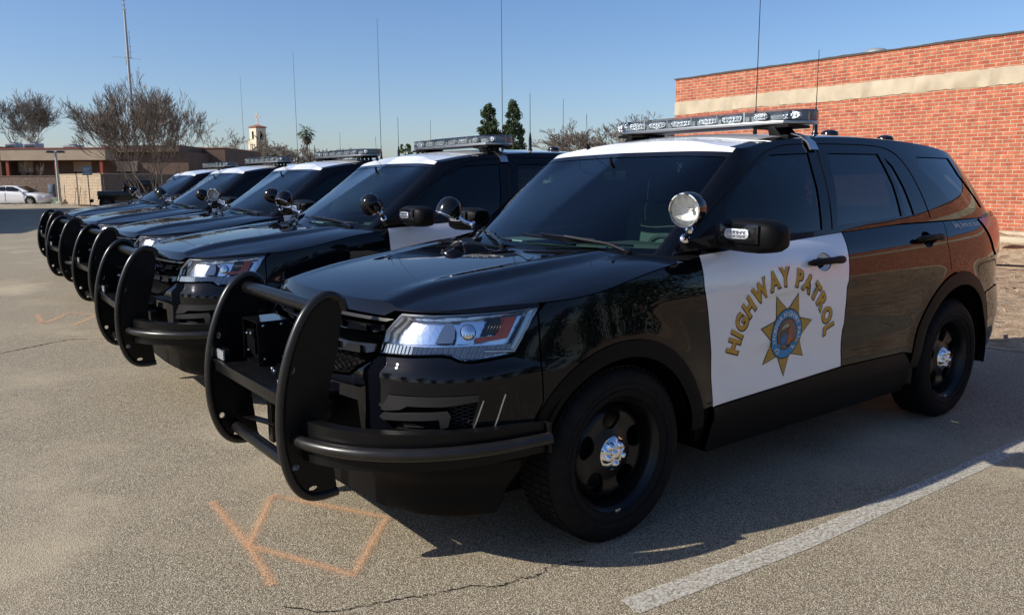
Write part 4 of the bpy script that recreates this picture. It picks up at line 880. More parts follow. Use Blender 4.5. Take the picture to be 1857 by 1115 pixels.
M['brick'] = brickmat('orange red brick', (.36,.078,.038), (.47,.140,.068), (.48,.37,.26))
M['brickend'] = brickmat('orange red brick end wall', (.42,.105,.055), (.56,.185,.10), (.50,.40,.29), axis='XZ')
M['concrete'] = mat('cast concrete band', (.50,.43,.31), .85, noise=(3, (.40,.34,.25), .4, .7), bump=(40, .5, .01))
M['dirt'] = mat('dry dirt', (.44,.33,.22), .95, spec=.1, noise=(6, (.27,.19,.12), .42, .66), bump=(35, 1, .03))
M['kerb'] = mat('kerb concrete', (.48,.44,.37), .85, noise=(4, (.36,.33,.28), .4, .7), bump=(60,.4,.005))
M['stucco'] = mat('beige stucco', (.44,.35,.25), .9, noise=(1.2, (.37,.29,.20), .4, .7), bump=(60,.3,.01)); M['brownst'] = mat('brown stucco', (.14,.095,.07), .9, noise=(1.5, (.11,.075,.055), .4, .7))
M['block'] = brickmat('tan block wall', (.40,.31,.215), (.43,.335,.235), (.36,.28,.20), .4, .2, .008, 'XZ', False); M['brownshadeblock'] = brickmat('brown block wall', (.17,.12,.09), (.19,.135,.10), (.14,.10,.08), .4, .2, .01, 'XZ', False)  # the brown copy also carries the shade of the tan corner's far side
M['redtrim'] = mat('red metal coping', (.28,.06,.035), .5); M['metal'] = mat('grey sheet metal', (.34,.36,.38), .45, metal=.3, noise=(4,(.26,.28,.30),.4,.7)); M['pole'] = mat('aged pole paint', (.42,.44,.40), .55)
M['bark'] = mat('grey brown bark', (.15,.115,.095), .9, noise=(5,(.34,.28,.23),.5,.62), bump=(40,.4,.01)); M['bark3'] = mat('crape myrtle bark', (.19,.15,.115), .9, noise=(3,(.27,.21,.17),.55,.66)); M['bark2'] = mat('dark twig bark', (.17,.145,.12), .9)
M['paint'] = None
def alpha_mat(name, col, scale, lo, hi, attr=False, rough=.75, amt=1.0, grain=None):
    m = bpy.data.materials.new(name); m.use_nodes = True; n = m.node_tree.nodes; l = m.node_tree.links; b = n['Principled BSDF']; b.inputs['Base Color'].default_value = (*col, 1); b.inputs['Roughness'].default_value = rough
    tc = n.new('ShaderNodeTexCoord'); t = n.new('ShaderNodeTexNoise'); t.inputs['Scale'].default_value = scale; t.inputs['Detail'].default_value = 7; t.inputs['Roughness'].default_value = .7; l.new(tc.outputs['Object'], t.inputs['Vector'])
    src = t.outputs[0]
    if attr:
        a = n.new('ShaderNodeAttribute'); a.attribute_name = 'fade'; ad = n.new('ShaderNodeMath'); ad.operation = 'MULTIPLY_ADD'; l.new(a.outputs['Fac'], ad.inputs[0]); ad.inputs[1].default_value = .42; l.new(src, ad.inputs[2]); src = ad.outputs[0]
    mr = n.new('ShaderNodeMapRange'); mr.inputs[1].default_value = lo; mr.inputs[2].default_value = hi; mr.inputs[4].default_value = amt; l.new(src, mr.inputs[0]); l.new(mr.outputs[0], b.inputs['Alpha']); return m
M['linepaint'] = alpha_mat('worn white road paint', (.64,.62,.56), 75, .36, .62, amt=.78); M['orange'] = alpha_mat('faded orange marking paint', (.88,.47,.24), 150, .77, 1.04, attr=True, amt=.75)
# ---------------------------------------------------------------- ground
def sheet(name, x0, x1, y0, y1, z, m, st=None):
    mb = MB(); mb.add([(x0,y0,z),(x1,y0,z),(x1,y1,z),(x0,y1,z)], [(0,1,2,3)], 0, False); return tag(mb.build(name, m), kind='structure')
sheet('ground', -900, 900, -900, 900, 0, M['asphalt'])
def hnoise(x, y, s):
    return (math.sin(x*1.7*s+1.3)*math.cos(y*2.1*s+.4)+.5*math.sin(x*3.9*s+y*2.7*s)+.3*math.sin(x*8.3*s-y*6.1*s)+.2*math.cos(y*15*s+x*3*s))/2
mb = MB(); nx, ny = 150, 320; xs = -5.25-(np.linspace(0,1,nx)**1.0)*9.3; ys = np.linspace(-14, 18, ny); V = []
for i, x in enumerate(xs):
    for j, y in enumerate(ys):
        e = min(1, i/5); rut = -.035*math.exp(-((y-1.2-.25*(x+5))/.16)**2)-.03*math.exp(-((y-.2-.25*(x+5))/.16)**2)
        z = .004+e*(.030+.022*hnoise(x, y, 1)+.016*hnoise(x+9, y, 3.3)+.010*rng.random()+rut)+.36*float(sst(-11.8,-14.2,x))*(1+.25*hnoise(x,y,1.4))
        V.append((x+(.10*hnoise(3,y,1.3) if i < 4 else 0), y, max(z,.004)))
mb.add(V, [(i*ny+j, i*ny+j+1, (i+1)*ny+j+1, (i+1)*ny+j) for i in range(nx-1) for j in range(ny-1)], 0, True); tag(mb.build('dirt_ground', M['dirt'], angle=80, fix=False), kind='structure')
mb = MB()
for k in range(700):
    x = -5.4-rng.random()**.8*8.9; y = rng.uniform(-5, 9); s_ = rng.uniform(.006,.028) if rng.random() < .93 else rng.uniform(.03,.06); q = Matrix.Rotation(rng.uniform(0,6), 3, (rng.random(),rng.random(),1))
    mb.box((x,y,.045+s_*.3+.36*float(sst(-11.8,-14.2,x))), (s_*1.6,s_,s_*.7), q)
tag(mb.build('dirt_clods', M['dirt']), kind='stuff', label='loose clods of dry dirt scattered over the bare ground', cat='dirt clods')
mb = MB()
for k in range(260):
    x = -5.4-rng.random()*8.9; y = rng.uniform(-4, 8); a = rng.uniform(0, 6.28); ln = rng.uniform(.08,.35); z = .06+.36*float(sst(-11.8,-14.2,x))
    mb.tube([(x,y,z),(x+ln*.5*math.cos(a),y+ln*.5*math.sin(a),z+.02),(x+ln*math.cos(a+.3),y+ln*math.sin(a+.3),z)], .005, 4)
tag(mb.build('dry_twigs', M['bark2']), kind='stuff', label='dry twigs and roots littering the dirt behind the patrol cars', cat='twigs')
# parking line, marking paint, crack
def strip(name, pts, w, z, m, fade=False, jit=0, taper=False):
    P = [Vector((a, b, 0)) for a, b in pts]; Q = []
    for i in range(len(P)-1):
        k = max(2, int((P[i+1]-P[i]).length/.03))
        for j in range(k): Q.append(P[i].lerp(P[i+1], j/k))
    Q.append(P[-1]); V = []; cols = 5 if fade else 2; fd = []
    for i, p in enumerate(Q):
        t = (Q[min(i+1,len(Q)-1)]-Q[max(i-1,0)]).normalized(); nn = Vector((-t.y, t.x, 0)); jj = rng.uniform(-jit, jit)
        ww = w*(rng.uniform(.3,1.6) if taper else 1)
        for c in range(cols):
            f = c/(cols-1)-.5; V.append((p.x+nn.x*(f*ww+jj), p.y+nn.y*(f*ww+jj), z)); fd.append(1-abs(f)*2)
    mb = MB(); mb.add(V, [(i*cols+c, i*cols+c+1, (i+1)*cols+c+1, (i+1)*cols+c) for i in range(len(Q)-1) for c in range(cols-1)], 0, False)
    o = mb.build(name, m, fix=False)
    if fade:
        at_ = o.data.attributes.new('fade', 'FLOAT', 'POINT'); at_.data.foreach_set('value', fd)
    return tag(o, kind='structure')
strip('parking_line', [(.345,1.35),(-.55,1.425),(-2.6,1.475),(-5.2,1.52)], .105, .004, M['linepaint'])
strip('parking_line', [(.30,-1.42),(-5.2,-1.36)], .10, .004, M['linepaint']); strip('parking_line', [(.1,-4.2),(-5.2,-4.15)], .10, .004, M['linepaint'])
for pts in ([(1.22,-.51),(1.24,.06),(1.28,.44)], [(.97,-.40),(.66,.16),(1.01,.55),(1.24,.06),(.97,-.40)]): strip('marking_paint', pts, .15, .0045 if len(pts) == 3 else .0060, M['orange'], fade=True)
strip('marking_paint', [(1.14,-7.35),(1.18,-6.54),(.84,-7.2),(.60,-6.84),(.93,-6.25)], .20, .004, M['orange'], fade=True)
cr = [(1.30,.60),(1.19,.735),(1.05,.78),(.93,.82),(.82,.86),(.70,.89),(.62,.955),(.54,.955),(.46,.975),(.38,.955),(.25,.99)]
cr = [(a+rng.uniform(-.008,.008), b+rng.uniform(-.008,.008)) for a, b in spline_eval(range(len(cr)), np.array(cr), np.linspace(0,len(cr)-1,70))]; strip('asphalt_crack', cr, .0042, .0035, M['dark'], taper=True)
cr = [(3.0,-5.2),(1.8,-5.0),(1.1,-5.4),(.6,-5.1)]; strip('asphalt_crack', cr, .012, .0035, M['dark'], jit=.01, taper=True)
cr = [(-5.2,2.3),(-3.8,2.45),(-2.9,2.2),(-2.1,2.35)]; cr = [(a+rng.uniform(-.01,.01), b+rng.uniform(-.01,.01)) for a, b in spline_eval(range(4), np.array(cr), np.linspace(0,3,60))]; strip('asphalt_crack', cr, .004, .0035, M['dark'], taper=True)
# far street, kerb and verge beyond the car park (straight across the view)
def view_quad(name, pts, z, m, zz=None):
    mb = MB(); P = [gnd(a, d, z) for a, d in pts]; mb.add(P, [tuple(range(len(P)))], 0, False); return tag(mb.build(name, m, fix=False), kind='structure')
view_quad('verge', [(-900,56.3),(2500,56.3),(2500,140),(-900,140)], .13, M['dirt'])
def vbox(x0, x1, y0, y1, z0, z1, mb, mi=0): mb.box(((x0+x1)/2, (y0+y1)/2, (z0+z1)/2), (x1-x0, y1-y0, z1-z0), mi=mi)
def frame(name, px, D, label=None, cat=None, group=None, rot=0): return empty(name, gnd(px, D), RZ0+rot, label, cat, group)
kb = MB(); P0 = gnd(-900,56.3); P1 = gnd(2500,56.3); dd = (P1-P0).normalized(); nn = Vector((-dd.y, dd.x, 0))
kb.add([P0-nn*.16, P1-nn*.16, P1+nn*.16, P0+nn*.16]+[p+Vector((0,0,.15)) for p in (P0-nn*.16, P1-nn*.16, P1+nn*.16, P0+nn*.16)], [(4,5,6,7),(0,1,5,4),(1,2,6,5),(2,3,7,6),(3,0,4,7),(0,3,2,1)], 0, False); tag(kb.build('kerb', M['kerb']), kind='structure')
# ---------------------------------------------------------------- brick building
bb = empty('brick_building', (-14.5, 0, 0), 0, 'long flat-roofed orange brick building with a beige concrete band behind the patrol SUVs', 'building')
mb = MB(); mb.add([(0,-11.65,-.1),(0,10.2,-.1),(0,10.2,4.13),(0,-11.65,4.13)], [(0,1,2,3)], 0, False); mb.build('wall', M['brick'], bb, fix=False)
for y_ in (-11.65, 10.2): mb = MB(); mb.add([(0,y_,-.1),(-20,y_,-.1),(-20,y_,4.13),(0,y_,4.13)], [(0,3,2,1)], 0, False); mb.build('end_wall', M['brickend'], bb, fix=False)
mb = MB(); V = []; ny = 240; ys = np.linspace(-11.66, 10.21, ny)
for k, (zc, x_) in enumerate(((3.215,.0),(3.225,.012),(3.535,.012),(3.545,.0))):
    for y in ys: V.append((x_, y, zc+(rng.uniform(-.012,.012)+.02*hnoise(0,y,.7) if k in (0,1) else rng.uniform(-.006,.006))))
mb.add(V, [(k*ny+i, k*ny+i+1, (k+1)*ny+i+1, (k+1)*ny+i) for k in range(3) for i in range(ny-1)], 0, False); mb.build('concrete_band', M['concrete'], bb, fix=False)
mb = MB(); ys = np.linspace(-11.7, 10.25, 200); V = []
for y in ys:
    j = .012*hnoise(2,y,1.1)+rng.uniform(-.006,.006); V += [(.02,y,4.125),(.022,y,4.165+j),(-.3,y,4.17+j),(-.3,y,4.12)]
mb.add(V, [(i*4+k, i*4+k+1, (i+1)*4+k+1, (i+1)*4+k) for i in range(199) for k in range(3)], 0, False); mb.box((-10,-.72,4.08), (19.9,21.8,.04)); mb.build('roof_edge', mat('tar coping', (.06,.055,.05), .7), bb, fix=False)
mb = MB(); mb.box((.012,-.7,.38), (.024,21.9,.20)); mb.build('footing', M['concrete'], bb, bevel=.006)
p = at(1588, 17.9, 100); rv = empty('roof_ventilator', (p[0], p[1], 4.12), 0, 'small grey domed vent showing over the edge of the brick building roof', 'roof vent')
mb = MB(); mb.lathe([(.27,0),(.28,.12),(.26,.19),(.20,.24),(.10,.265),(.001,.27)], (0,0,0), (0,0,1), 24); mb.build('dome', M['metal'], rv); mb = MB(); mb.lathe([(.33,0),(.33,.05),(.30,.05)], (0,0,0), (0,0,1), 24); mb.build('collar', M['silver'], rv)
mb = MB(); c_ = [(-11.2,-3.2),(-11.6,-2.4),(-11.9,-1.4),(-12.4,-.4),(-12.7,.9),(-12.9,2.5),(-13.1,5)]; Cq = spline_eval(range(7), np.array(c_), np.linspace(0,6,40)); mb.tube([(a,b,.11+.36*float(sst(-11.8,-14.2,a))) for a, b in Cq], .018, 6); tag(mb.build('black_hose', M['gloss']), 'thin black hose lying across the dirt in front of the brick wall', 'hose')
mb = MB()
for k in range(7): mb.box((-13.3+.2*rng.random(), -3.6+k*.75+rng.random()*.3, .42), (.25,.5*rng.uniform(.5,1.2),.10), Matrix.Rotation(rng.uniform(-.5,.5),3,'Z'))
tag(mb.build('rubble', M['concrete'], bevel=.02), 'broken pale rubble piled at the foot of the brick wall', 'rubble', kind='stuff')
mb = MB()
for a in (0, 2.1, 4.4):
    V = [(1.045+.022*math.cos(t+a)*rng.uniform(.5,1.1)+.02*math.cos(a), .935+.016*math.sin(t+a)+.015*math.sin(a), .006+.008*math.sin(t*2)) for t in np.linspace(0,2*math.pi,9)[:-1]]; mb.add(V+[(1.045+.02*math.cos(a),.935+.015*math.sin(a),.012)], [(i,(i+1)%8,8) for i in range(8)], 0, True)
tag(mb.build('dead_leaf', mat('dead leaf', (.16,.05,.03), .8), fix=False), 'crumpled reddish dead leaf lying on the asphalt near the crack', 'leaf')
# ---------------------------------------------------------------- far side buildings (local x = across the view, y = away)
b1 = frame('office_building', 100, 62, 'low flat-roofed brown office with a beige fascia at far left, behind the white sedan', 'building'); S = 62/FP
X = lambda px: (px-100)*S
mb = MB(); vbox(X(-330), X(330), 1.6, 16, 0, 4.0, mb); mb.build('wall', M['brownst'], b1)
mb = MB(); vbox(X(3), X(196), 0, 15, 3.38, 4.24, mb); mb.build('fascia', M['stucco'], b1)
mb = MB(); vbox(X(-330), X(2.5), .3, 16, 0, 4.45, mb); vbox(X(176), X(318), 1.2, 14, 4.0, 4.52, mb); mb.build('parapet', M['brownst'], b1)
mb = MB(); vbox(X(1.5), X(197), -.05, 15.1, 4.24, 4.32, mb); vbox(X(1), X(3), -.06, .3, 3.3, 4.24, mb); mb.build('coping', M['redtrim'], b1)
for px in (16, 104, 186):
    mb = MB(); vbox(X(px)-.11, X(px)+.11, .1, .32, 0, 3.38, mb); mb.build('post', M['redtrim'], b1)
for a, b in ((18,42),(120,150),(200,235)):
    mb = MB(); vbox(X(a), X(b), 1.5, 1.62, 1.0, 2.5, mb); w = mb.build('window', M['gloss'], b1)
    mb = MB(); vbox(X(a)-.06, X(b)+.06, 1.46, 1.6, 2.5, 3.3, mb); mb.build('transom_panel', M['stucco'], b1)
b2 = frame('brown_building', 378, 68, 'plain dark brown flat-roofed block right of the big leafless tree', 'building'); S = 68/FP
mb = MB(); vbox((345-378)*S, (412-378)*S, 0, 10, 0, hz(378,270,68), mb); mb.build('wall', M['brownst'], b2); mb = MB(); vbox((344-378)*S, (413-378)*S, -.05, 10.05, hz(378,270,68), hz(378,268.5,68), mb); mb.build('coping', M['redtrim'], b2)
b3 = frame('beige_building', 334, 66, 'small beige parapet building glimpsed through the right side of the big leafless tree', 'building'); S = 66/FP
mb = MB(); vbox(-18*S, 17*S, -.3, 8, hz(334,295,66), hz(334,278,66), mb); mb.build('fascia', M['stucco'], b3); mb = MB(); vbox(-17*S, 16*S, 0, 7.8, 0, hz(334,295,66), mb); mb.build('wall', M['brownst'], b3)
for i, (a, b, t, h) in enumerate(((25,44,261,'boxy grey rooftop air unit nearest the left edge of the office roof'),(58,80,261,'grey rooftop air unit in the middle of the office roof'),(128,152,264,'grey rooftop air unit beside the taller brown parapet'))):
    S = 66/FP; z0 = 4.28; z1 = hz((a+b)/2, t, 66); e = empty('air_conditioner', gnd((a+b)/2, 66, z0), RZ0, h, 'air conditioner', 'air conditioning units on the office roof')
    w_ = (b-a)*S/2; mb = MB(); vbox(-w_, w_, -.6, .6, .08, z1-z0, mb); mb.build('casing', M['metal'], e, bevel=.03)
    mb = MB(); [vbox(-w_*.85, w_*.85, -.63, -.605, .18+k*.11, .24+k*.11, mb) for k in range(int((z1-z0-.25)/.11))]; mb.build('louvre', M['lampblack'], e); mb = MB(); mb.lathe([(.3,0),(.3,.07),(.25,.07)], (0,0,z1-z0), (0,0,1), 20); mb.build('fan_guard', M['lampblack'], e)
def wallseg(name, pxa, Da, pxb, Db, h, m, label, capm=None, z0=.1):
    A, Bq = gnd(pxa, Da), gnd(pxb, Db); d = Bq-A; L_ = d.length; e = empty(name, A, math.atan2(d.y, d.x), label, 'wall')
    mb = MB(); vbox(0, L_, -.1, .1, z0, h, mb); mb.build('wall', m, e); mb = MB(); vbox(-.03, L_+.03, -.13, .13, h, h+.06, mb); mb.build('cap', capm or m, e); return e
wallseg('block_wall', -260, 61, 112, 60, 2.12, M['brownshadeblock'], 'brown block wall in shade directly behind the white sedan')
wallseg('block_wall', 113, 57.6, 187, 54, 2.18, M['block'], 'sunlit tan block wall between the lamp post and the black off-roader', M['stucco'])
wallseg('block_wall', 187.5, 54, 420, 64, 2.18, M['brownshadeblock'], 'block wall running right from the sunlit tan corner, its shade painted brown', M['stucco'])  # unlit side of the tan corner; its shade is put into the brown colour
# tall building left of the frame whose shadow darkens the far part of the car park
lb_ = empty('tall_building', (0,0,0), 0, 'two-storey tan building left of the view shading the far asphalt', 'building')
def loc(x, d): return Vector((CAM[0]+RX[0]*x+AW[0]*d, CAM[1]+RX[1]*x+AW[1]*d, 0))
A, Bq = loc(-24.6, 21.4), loc(-35.4, 49.2); d_ = (Bq-A); n_ = Vector((d_.y, -d_.x, 0)).normalized(); n_ = n_ if n_.dot(loc(-60,30)-A) > 0 else -n_
lb_.location = A; q = [Vector((0,0,0)), d_, d_+n_*9, n_*9]; mb = MB(); mb.add(q+[p+Vector((0,0,6.6)) for p in q], [(0,1,5,4),(1,2,6,5),(2,3,7,6),(3,0,4,7),(4,5,6,7)], 0, False); mb.build('wall', M['stucco'], lb_)
mb = MB(); mb.add([p+Vector((0,0,6.6)) for p in q]+[p+Vector((0,0,6.8)) for p in q], [(0,1,5,4),(1,2,6,5),(2,3,7,6),(3,0,4,7),(4,5,6,7)], 0, False); mb.build('coping', M['redtrim'], lb_)
for k in range(8):
    for z in (1.2, 4.2):
        p = d_*((k+.5)/8)-n_*.01; t = d_.normalized(); mb = MB(); mb.add([p-t*.8+Vector((0,0,z)), p+t*.8+Vector((0,0,z)), p+t*.8+Vector((0,0,z+1.4)), p-t*.8+Vector((0,0,z+1.4))], [(0,1,2,3)], 0, False); mb.build('window', M['gloss'], lb_, fix=False)
# lamp post, sign, utility box, flag, mast
lp = frame('lamp_post', 107, 55.6, 'pale grey parking lot lamp post with twin box heads in front of the tan wall', 'lamp post'); H_ = hz(107,276,55.6); S = 55.6/FP
mb = MB(); mb.tube([(0,0,.13),(0,0,H_)], [.10,.075], 8); mb.build('pole', M['pole'], lp); mb = MB(); mb.box((0,0,.22),(.42,.42,.22)); mb.build('base', M['kerb'], lp, bevel=.02); mb = MB(); mb.tube([(-.2,0,H_-.03),(.2,0,H_-.03)], .03, 6); mb.build('arm', M['lampblack'], lp)
for s_ in (-1, 1): mb = MB(); mb.box((s_*.36,0,H_),(.36,.42,.15)); mb.build('lamp_head', M['lampblack'], lp, bevel=.02)
sg_ = frame('street_sign', 161.5, 53.4, 'dark blue rectangular sign on a thin post before the sunlit tan wall', 'sign'); mb = MB(); mb.tube([(0,0,.1),(0,0,hz(161,303,53.4))], .032, 6); mb.build('post', M['lampblack'], sg_)
S = 53.4/FP; z0, z1 = hz(161,318,53.4), hz(161,302,53.4); mb = MB(); vbox(-9*S, 9*S, -.05, -.03, z0, z1, mb); sp_ = mb.build('sign_plate', mat('blue sign face', (.035,.07,.12), .4), sg_)
mb = MB(); [vbox(-6.5*S, -6.5*S+w_*S, -.056, -.051, z, z+.05, mb) for z, w_ in ((z1-.17,13),(z1-.30,10),(z0+.10,12))]; mb.build('sign_lettering', mat('faded sign letters', (.12,.17,.22), .5), sp_)
ub = frame('utility_box', 101.5, 57.0, 'low pale green utility box on the verge left of the lamp post', 'utility box'); mb = MB(); vbox(-.27,.27,-.2,.2,.13,.50,mb); mb.build('cabinet', mat('utility green', (.20,.30,.20), .6), ub, bevel=.02); mb = MB(); vbox(-.30,.30,-.23,.23,.50,.55,mb); mb.build('lid', mat('utility lid', (.42,.45,.36), .6), ub, bevel=.015)
mc = frame('meter_cabinet', 94, 59.6, 'blue grey meter cabinet against the brown block wall', 'cabinet'); mb = MB(); vbox(-.2,.2,-.15,.15,.5,1.55,mb); mb.build('casing', mat('cabinet paint', (.13,.16,.20), .5), mc, bevel=.02); mb = MB(); vbox(-.15,.15,-.18,-.155,.9,1.4,mb); mb.build('door', mat('cabinet door paint', (.16,.19,.24), .5), mc, bevel=.01)
ob = MB()
for k in range(160): x, z = rng.normal(0,.22), .15+abs(rng.normal(0,.42)); y = rng.normal(0,.1); a = rng.uniform(0,6.3); s_ = .05; ob.add([(x,y,z),(x+s_*math.cos(a),y,z+s_*math.sin(a)),(x+s_*math.cos(a+1.3),y+.03,z+s_*math.sin(a+1.3))], [(0,1,2)], 0, False)
o = ob.build('orange_shrub', mat('rusty leaves', (.38,.07,.025), .8), fix=False); o.location = gnd(105.5, 58.8); o.rotation_euler = (0,0,RZ0); tag(o, 'rusty orange shrub between the meter cabinet and the lamp post', 'shrub')
fp_ = frame('flagpole', 204, 88, 'pale flagpole with a furled flag rising behind the left of the big tree', 'flagpole'); zt_ = hz(204,201,88); mb = MB(); mb.tube([(0,0,0),(0,0,zt_)], [.09,.05], 8); mb.lathe([(.001,-.1),(.09,0),(.001,.1)], (0,0,zt_+.08), (0,0,1), 10); mb.build('pole', M['pole'], fp_)
S = 88/FP; 
for k in range(6):
    mb = MB(); z = hz(204,213,88)-k*.2; mb.add([(.06,0,z),(.34-.02*k,.1,z-.12),(.30-.02*k,-.1,z-.34),(.06,0,z-.2)], [(0,1,2,3)], 0, False); mb.build('flag_stripe', M['redtrim'] if k % 2 else M['ltext'], fp_, fix=False)
ms = frame('radio_mast', 251, 150, 'very tall slender radio mast with small side aerials behind the big tree', 'radio mast'); zt_ = hz(245,-70,150)
mb = MB(); mb.tube([(0,0,0),(0,0,hz(250,120,150)),(0,0,hz(246,30,150))], [.34,.26,.20], 8); mb.build('tower', M['metal'], ms); mb = MB(); mb.tube([(0,0,hz(246,30,150)),(0,0,zt_)], [.10,.05], 6)
for py in (-8,2,12,20,28,33): mb.box((rng.uniform(-.2,.2),0,hz(245,py,150)), (.55,.3,.22))
mb.build('top_antenna', M['metal'], ms)
for px, a, b in ((5,65,113),(-3,108,124)): mb = MB(); mb.tube([(px*.104,0,hz(250,b,150)),(px*.104,0,hz(250,a,150))], .05, 5); [mb.box((px*.104,0,hz(250,a+(b-a)*t,150)), (.30,.2,.15)) for t in (.25,.55,.75,.95)]; mb.build('side_aerial', M['metal'], ms)
mb = MB(); mb.tube([(-2.9,0,hz(250,109,150)),(0,0,hz(250,111,150)),(2.4,0,hz(250,114,150))], .035, 4); mb.build('cross_arm', M['metal'], ms)
# church tower
ct = frame('church_tower', 473, 250, 'pale bell tower with a red tiled cap and a white cross on top', 'church tower', rot=R(-38)); Z = lambda py: hz(473, py, 250); S = 250/FP
def sq(w, z0, z1, mb, mi=0, t=1): mb.box((0,0,(z0+z1)/2), (w,w,z1-z0), mi=mi, taper=t)
mb = MB(); sq(3.75, 0, Z(258), mb); sq(3.1, Z(258), Z(237), mb)
for a in range(4):
    q = Matrix.Rotation(a*math.pi/2, 3, 'Z')
    for dx in (-.9,0,.9): p = q @ Vector((dx,-1.93,0)); mb.box((p.x,p.y,Z(275)), (.28,.16,3.6) if True else 0, q)
mb.build('wall', mat('church stucco', (.62,.54,.41), .9), ct); mb = MB()
for a in range(4):
    q = Matrix.Rotation(a*math.pi/2, 3, 'Z'); V = [(-.42,Z(257)),(.42,Z(257)),(.42,Z(245))]+[(.42*math.cos(t), Z(245)+.42*math.sin(t)) for t in np.linspace(0,math.pi,8)[1:]]; mb.add([tuple(q @ Vector((x,-1.56,z))) for x, z in V], [tuple(range(len(V)))], 0, False)
mb.build('belfry_opening', M['dark'], ct, fix=False); mb = MB(); mb.box((0,0,Z(236)),(3.55,3.55,.22)); mb.add([(-1.85,-1.85,Z(235)),(1.85,-1.85,Z(235)),(1.85,1.85,Z(235)),(-1.85,1.85,Z(235)),(0,0,Z(230.5))], [(0,1,4),(1,2,4),(2,3,4),(3,0,4)], 0, False); mb.build('tiled_cap', mat('red roof tile', (.30,.13,.09), .8), ct)
mb = MB(); qi = Matrix.Rotation(R(38), 3, 'Z'); mb.box((0,0,(Z(231)+Z(211))/2), (.52,.4,Z(211)-Z(231)), qi); mb.box((0,0,Z(217.3)), (1.75,.4,.52), qi); mb.build('cross', mat('white cross paint', (.7,.66,.62), .6), ct); mb = MB(); mb.lathe([(.001,.5),(.2,.45),(.35,.1),(.5,0)], (0,-1.2,Z(255)-.2), (0,0,1), 12); mb.build('bell', M['ltext'], ct)
ct.scale = (1.14,1.14,1.03)
# ---------------------------------------------------------------- vegetation
def grow(mb, p, d, ln, r_, depth, spread, up, seg, out, kinks=3, leaf=None, minr=.004, nch=(2,3)):
    P = [p]; q = p.copy(); dd = d.copy()
    for k in range(kinks):
        dd = (dd+Vector((rng.normal(0,.16),rng.normal(0,.16),rng.normal(0,.10)+up))).normalized(); q = q+dd*(ln/kinks); P.append(q.copy())
    rs = [max(minr, r_*(1-.42*i/kinks)) for i in range(kinks+1)]
    (mb if depth > 0 else out).tube(P, rs, seg if r_ > .03 else 3, caps=False)
    if depth <= 0: 
        if leaf is not None: leaf.append(q)
        return
    for c in range(rng.integers(nch[0], nch[1]+1)):
        a = rng.uniform(0, 6.28); s_ = rng.uniform(.5,1.1)*spread; ax = Vector((math.cos(a), math.sin(a), rng.uniform(-.2,.3)))
        nd = (dd+ax*s_).normalized(); i = kinks if c < 2 else rng.integers(1, kinks); grow(mb, P[i], nd, ln*rng.uniform(.62,.88), rs[i]*.66, depth-1, spread, up, seg, out, kinks, leaf, minr, nch)
def bare_tree(px, D, py_top, label, stems=1, depth=6, spread=.55, up=.05, r0=.14, lean=.35, wid=1.0, m=None, minr=.009, trunk=.25, nch=(2,3), wx=1.0, ln0=.27):
    e = frame('bare_tree', px, D, label, 'tree', 'leafless trees in the distance'); tb = MB(); cb_ = MB(); H = hz(px, py_top, D)
    for s_ in range(stems):
        a = 6.28*s_/max(1,stems)+rng.uniform(-.3,.3); d0 = Vector((math.cos(a)*lean*wid, math.sin(a)*lean, 1)).normalized() if stems > 1 else Vector((0,0,1))
        base = Vector((math.cos(a)*.12*stems**.5, math.sin(a)*.12*stems**.5, 0)) if stems > 1 else Vector((0,0,0)); p1 = base+d0*H*trunk
        tb.tube([base, base.lerp(p1,.5)+Vector((rng.normal(0,.05),rng.normal(0,.05),0)), p1], [r0*1.25, r0, r0*.85], 8)
        for c in range(3 if stems == 1 else 2):
            aa = a+rng.uniform(-1.2,1.2)+2.1*c; nd = (d0+Vector((math.cos(aa)*spread*1.1, math.sin(aa)*spread, 0))).normalized(); grow(cb_, p1-d0*.02, nd, H*ln0, r0*.62, depth, spread, up, 5, cb_, 3, None, minr, nch)
    zmax = max(v[2] for v in cb_.v); k = H/zmax
    cb_.v = [(v[0]*k*wx, v[1]*k, v[2]*k) for v in cb_.v]; tb.v = [(v[0]*k*wx, v[1]*k, v[2]*k) for v in tb.v]
    tb.build('trunk', M['bark'], e, fix=False, angle=60); cb_.build('crown', m or M['bark2'], e, fix=False, angle=60); return e
bare_tree(272, 46, 137, 'large many-stemmed leafless tree with upswept pale branches, left of the church tower', stems=8, depth=7, spread=.46, up=.055, r0=.085, lean=.60, wid=1.15, m=M['bark3'], minr=.0105, trunk=.14, wx=-.62, ln0=.215, nch=(2,3))
bare_tree(46, 84, 151, 'tall rounded leafless tree behind the office at the left edge', stems=1, depth=7, spread=.62, up=.03, r0=.26, minr=.014, trunk=.24, wx=.80, nch=(2,4), ln0=.21)
bare_tree(408, 92, 216, 'wide leafless tree just left of the church tower', depth=6, spread=.62, up=.02, r0=.20, minr=.020, trunk=.22, wx=1.35)
bare_tree(66, 57.6, 292, 'small leafless sapling in front of the white sedan', depth=4, spread=.35, up=.10, r0=.045, minr=.008, trunk=.50, wx=.8)
for i, (px, D, py, wx, lb) in enumerate(((503,175,268,1.3,'low leafless bush-like tree right of the church tower'),(530,170,256,1.4,'bushy leafless tree left of the palm'),(585,180,262,1.2,'leafless bushy tree just right of the palm'),(1045,86,238,1.3,'low leafless tree between the second and first patrol SUV roofs'),(1092,84,214,1.2,'rounded leafless tree standing left of the brick building'),(1135,80,203,1.15,'tallest leafless tree beside the brick building corner'),(1180,84,212,1.2,'leafless tree half hidden by the near light bar'),(455,190,262,1.2,'faint leafless tree behind the whip antenna left of the church tower'))):
    bare_tree(px, D, py, lb, depth=7, spread=.62, up=.02, r0=.16, minr=.018*D/86, trunk=.14, wx=wx*1.1, ln0=.23)
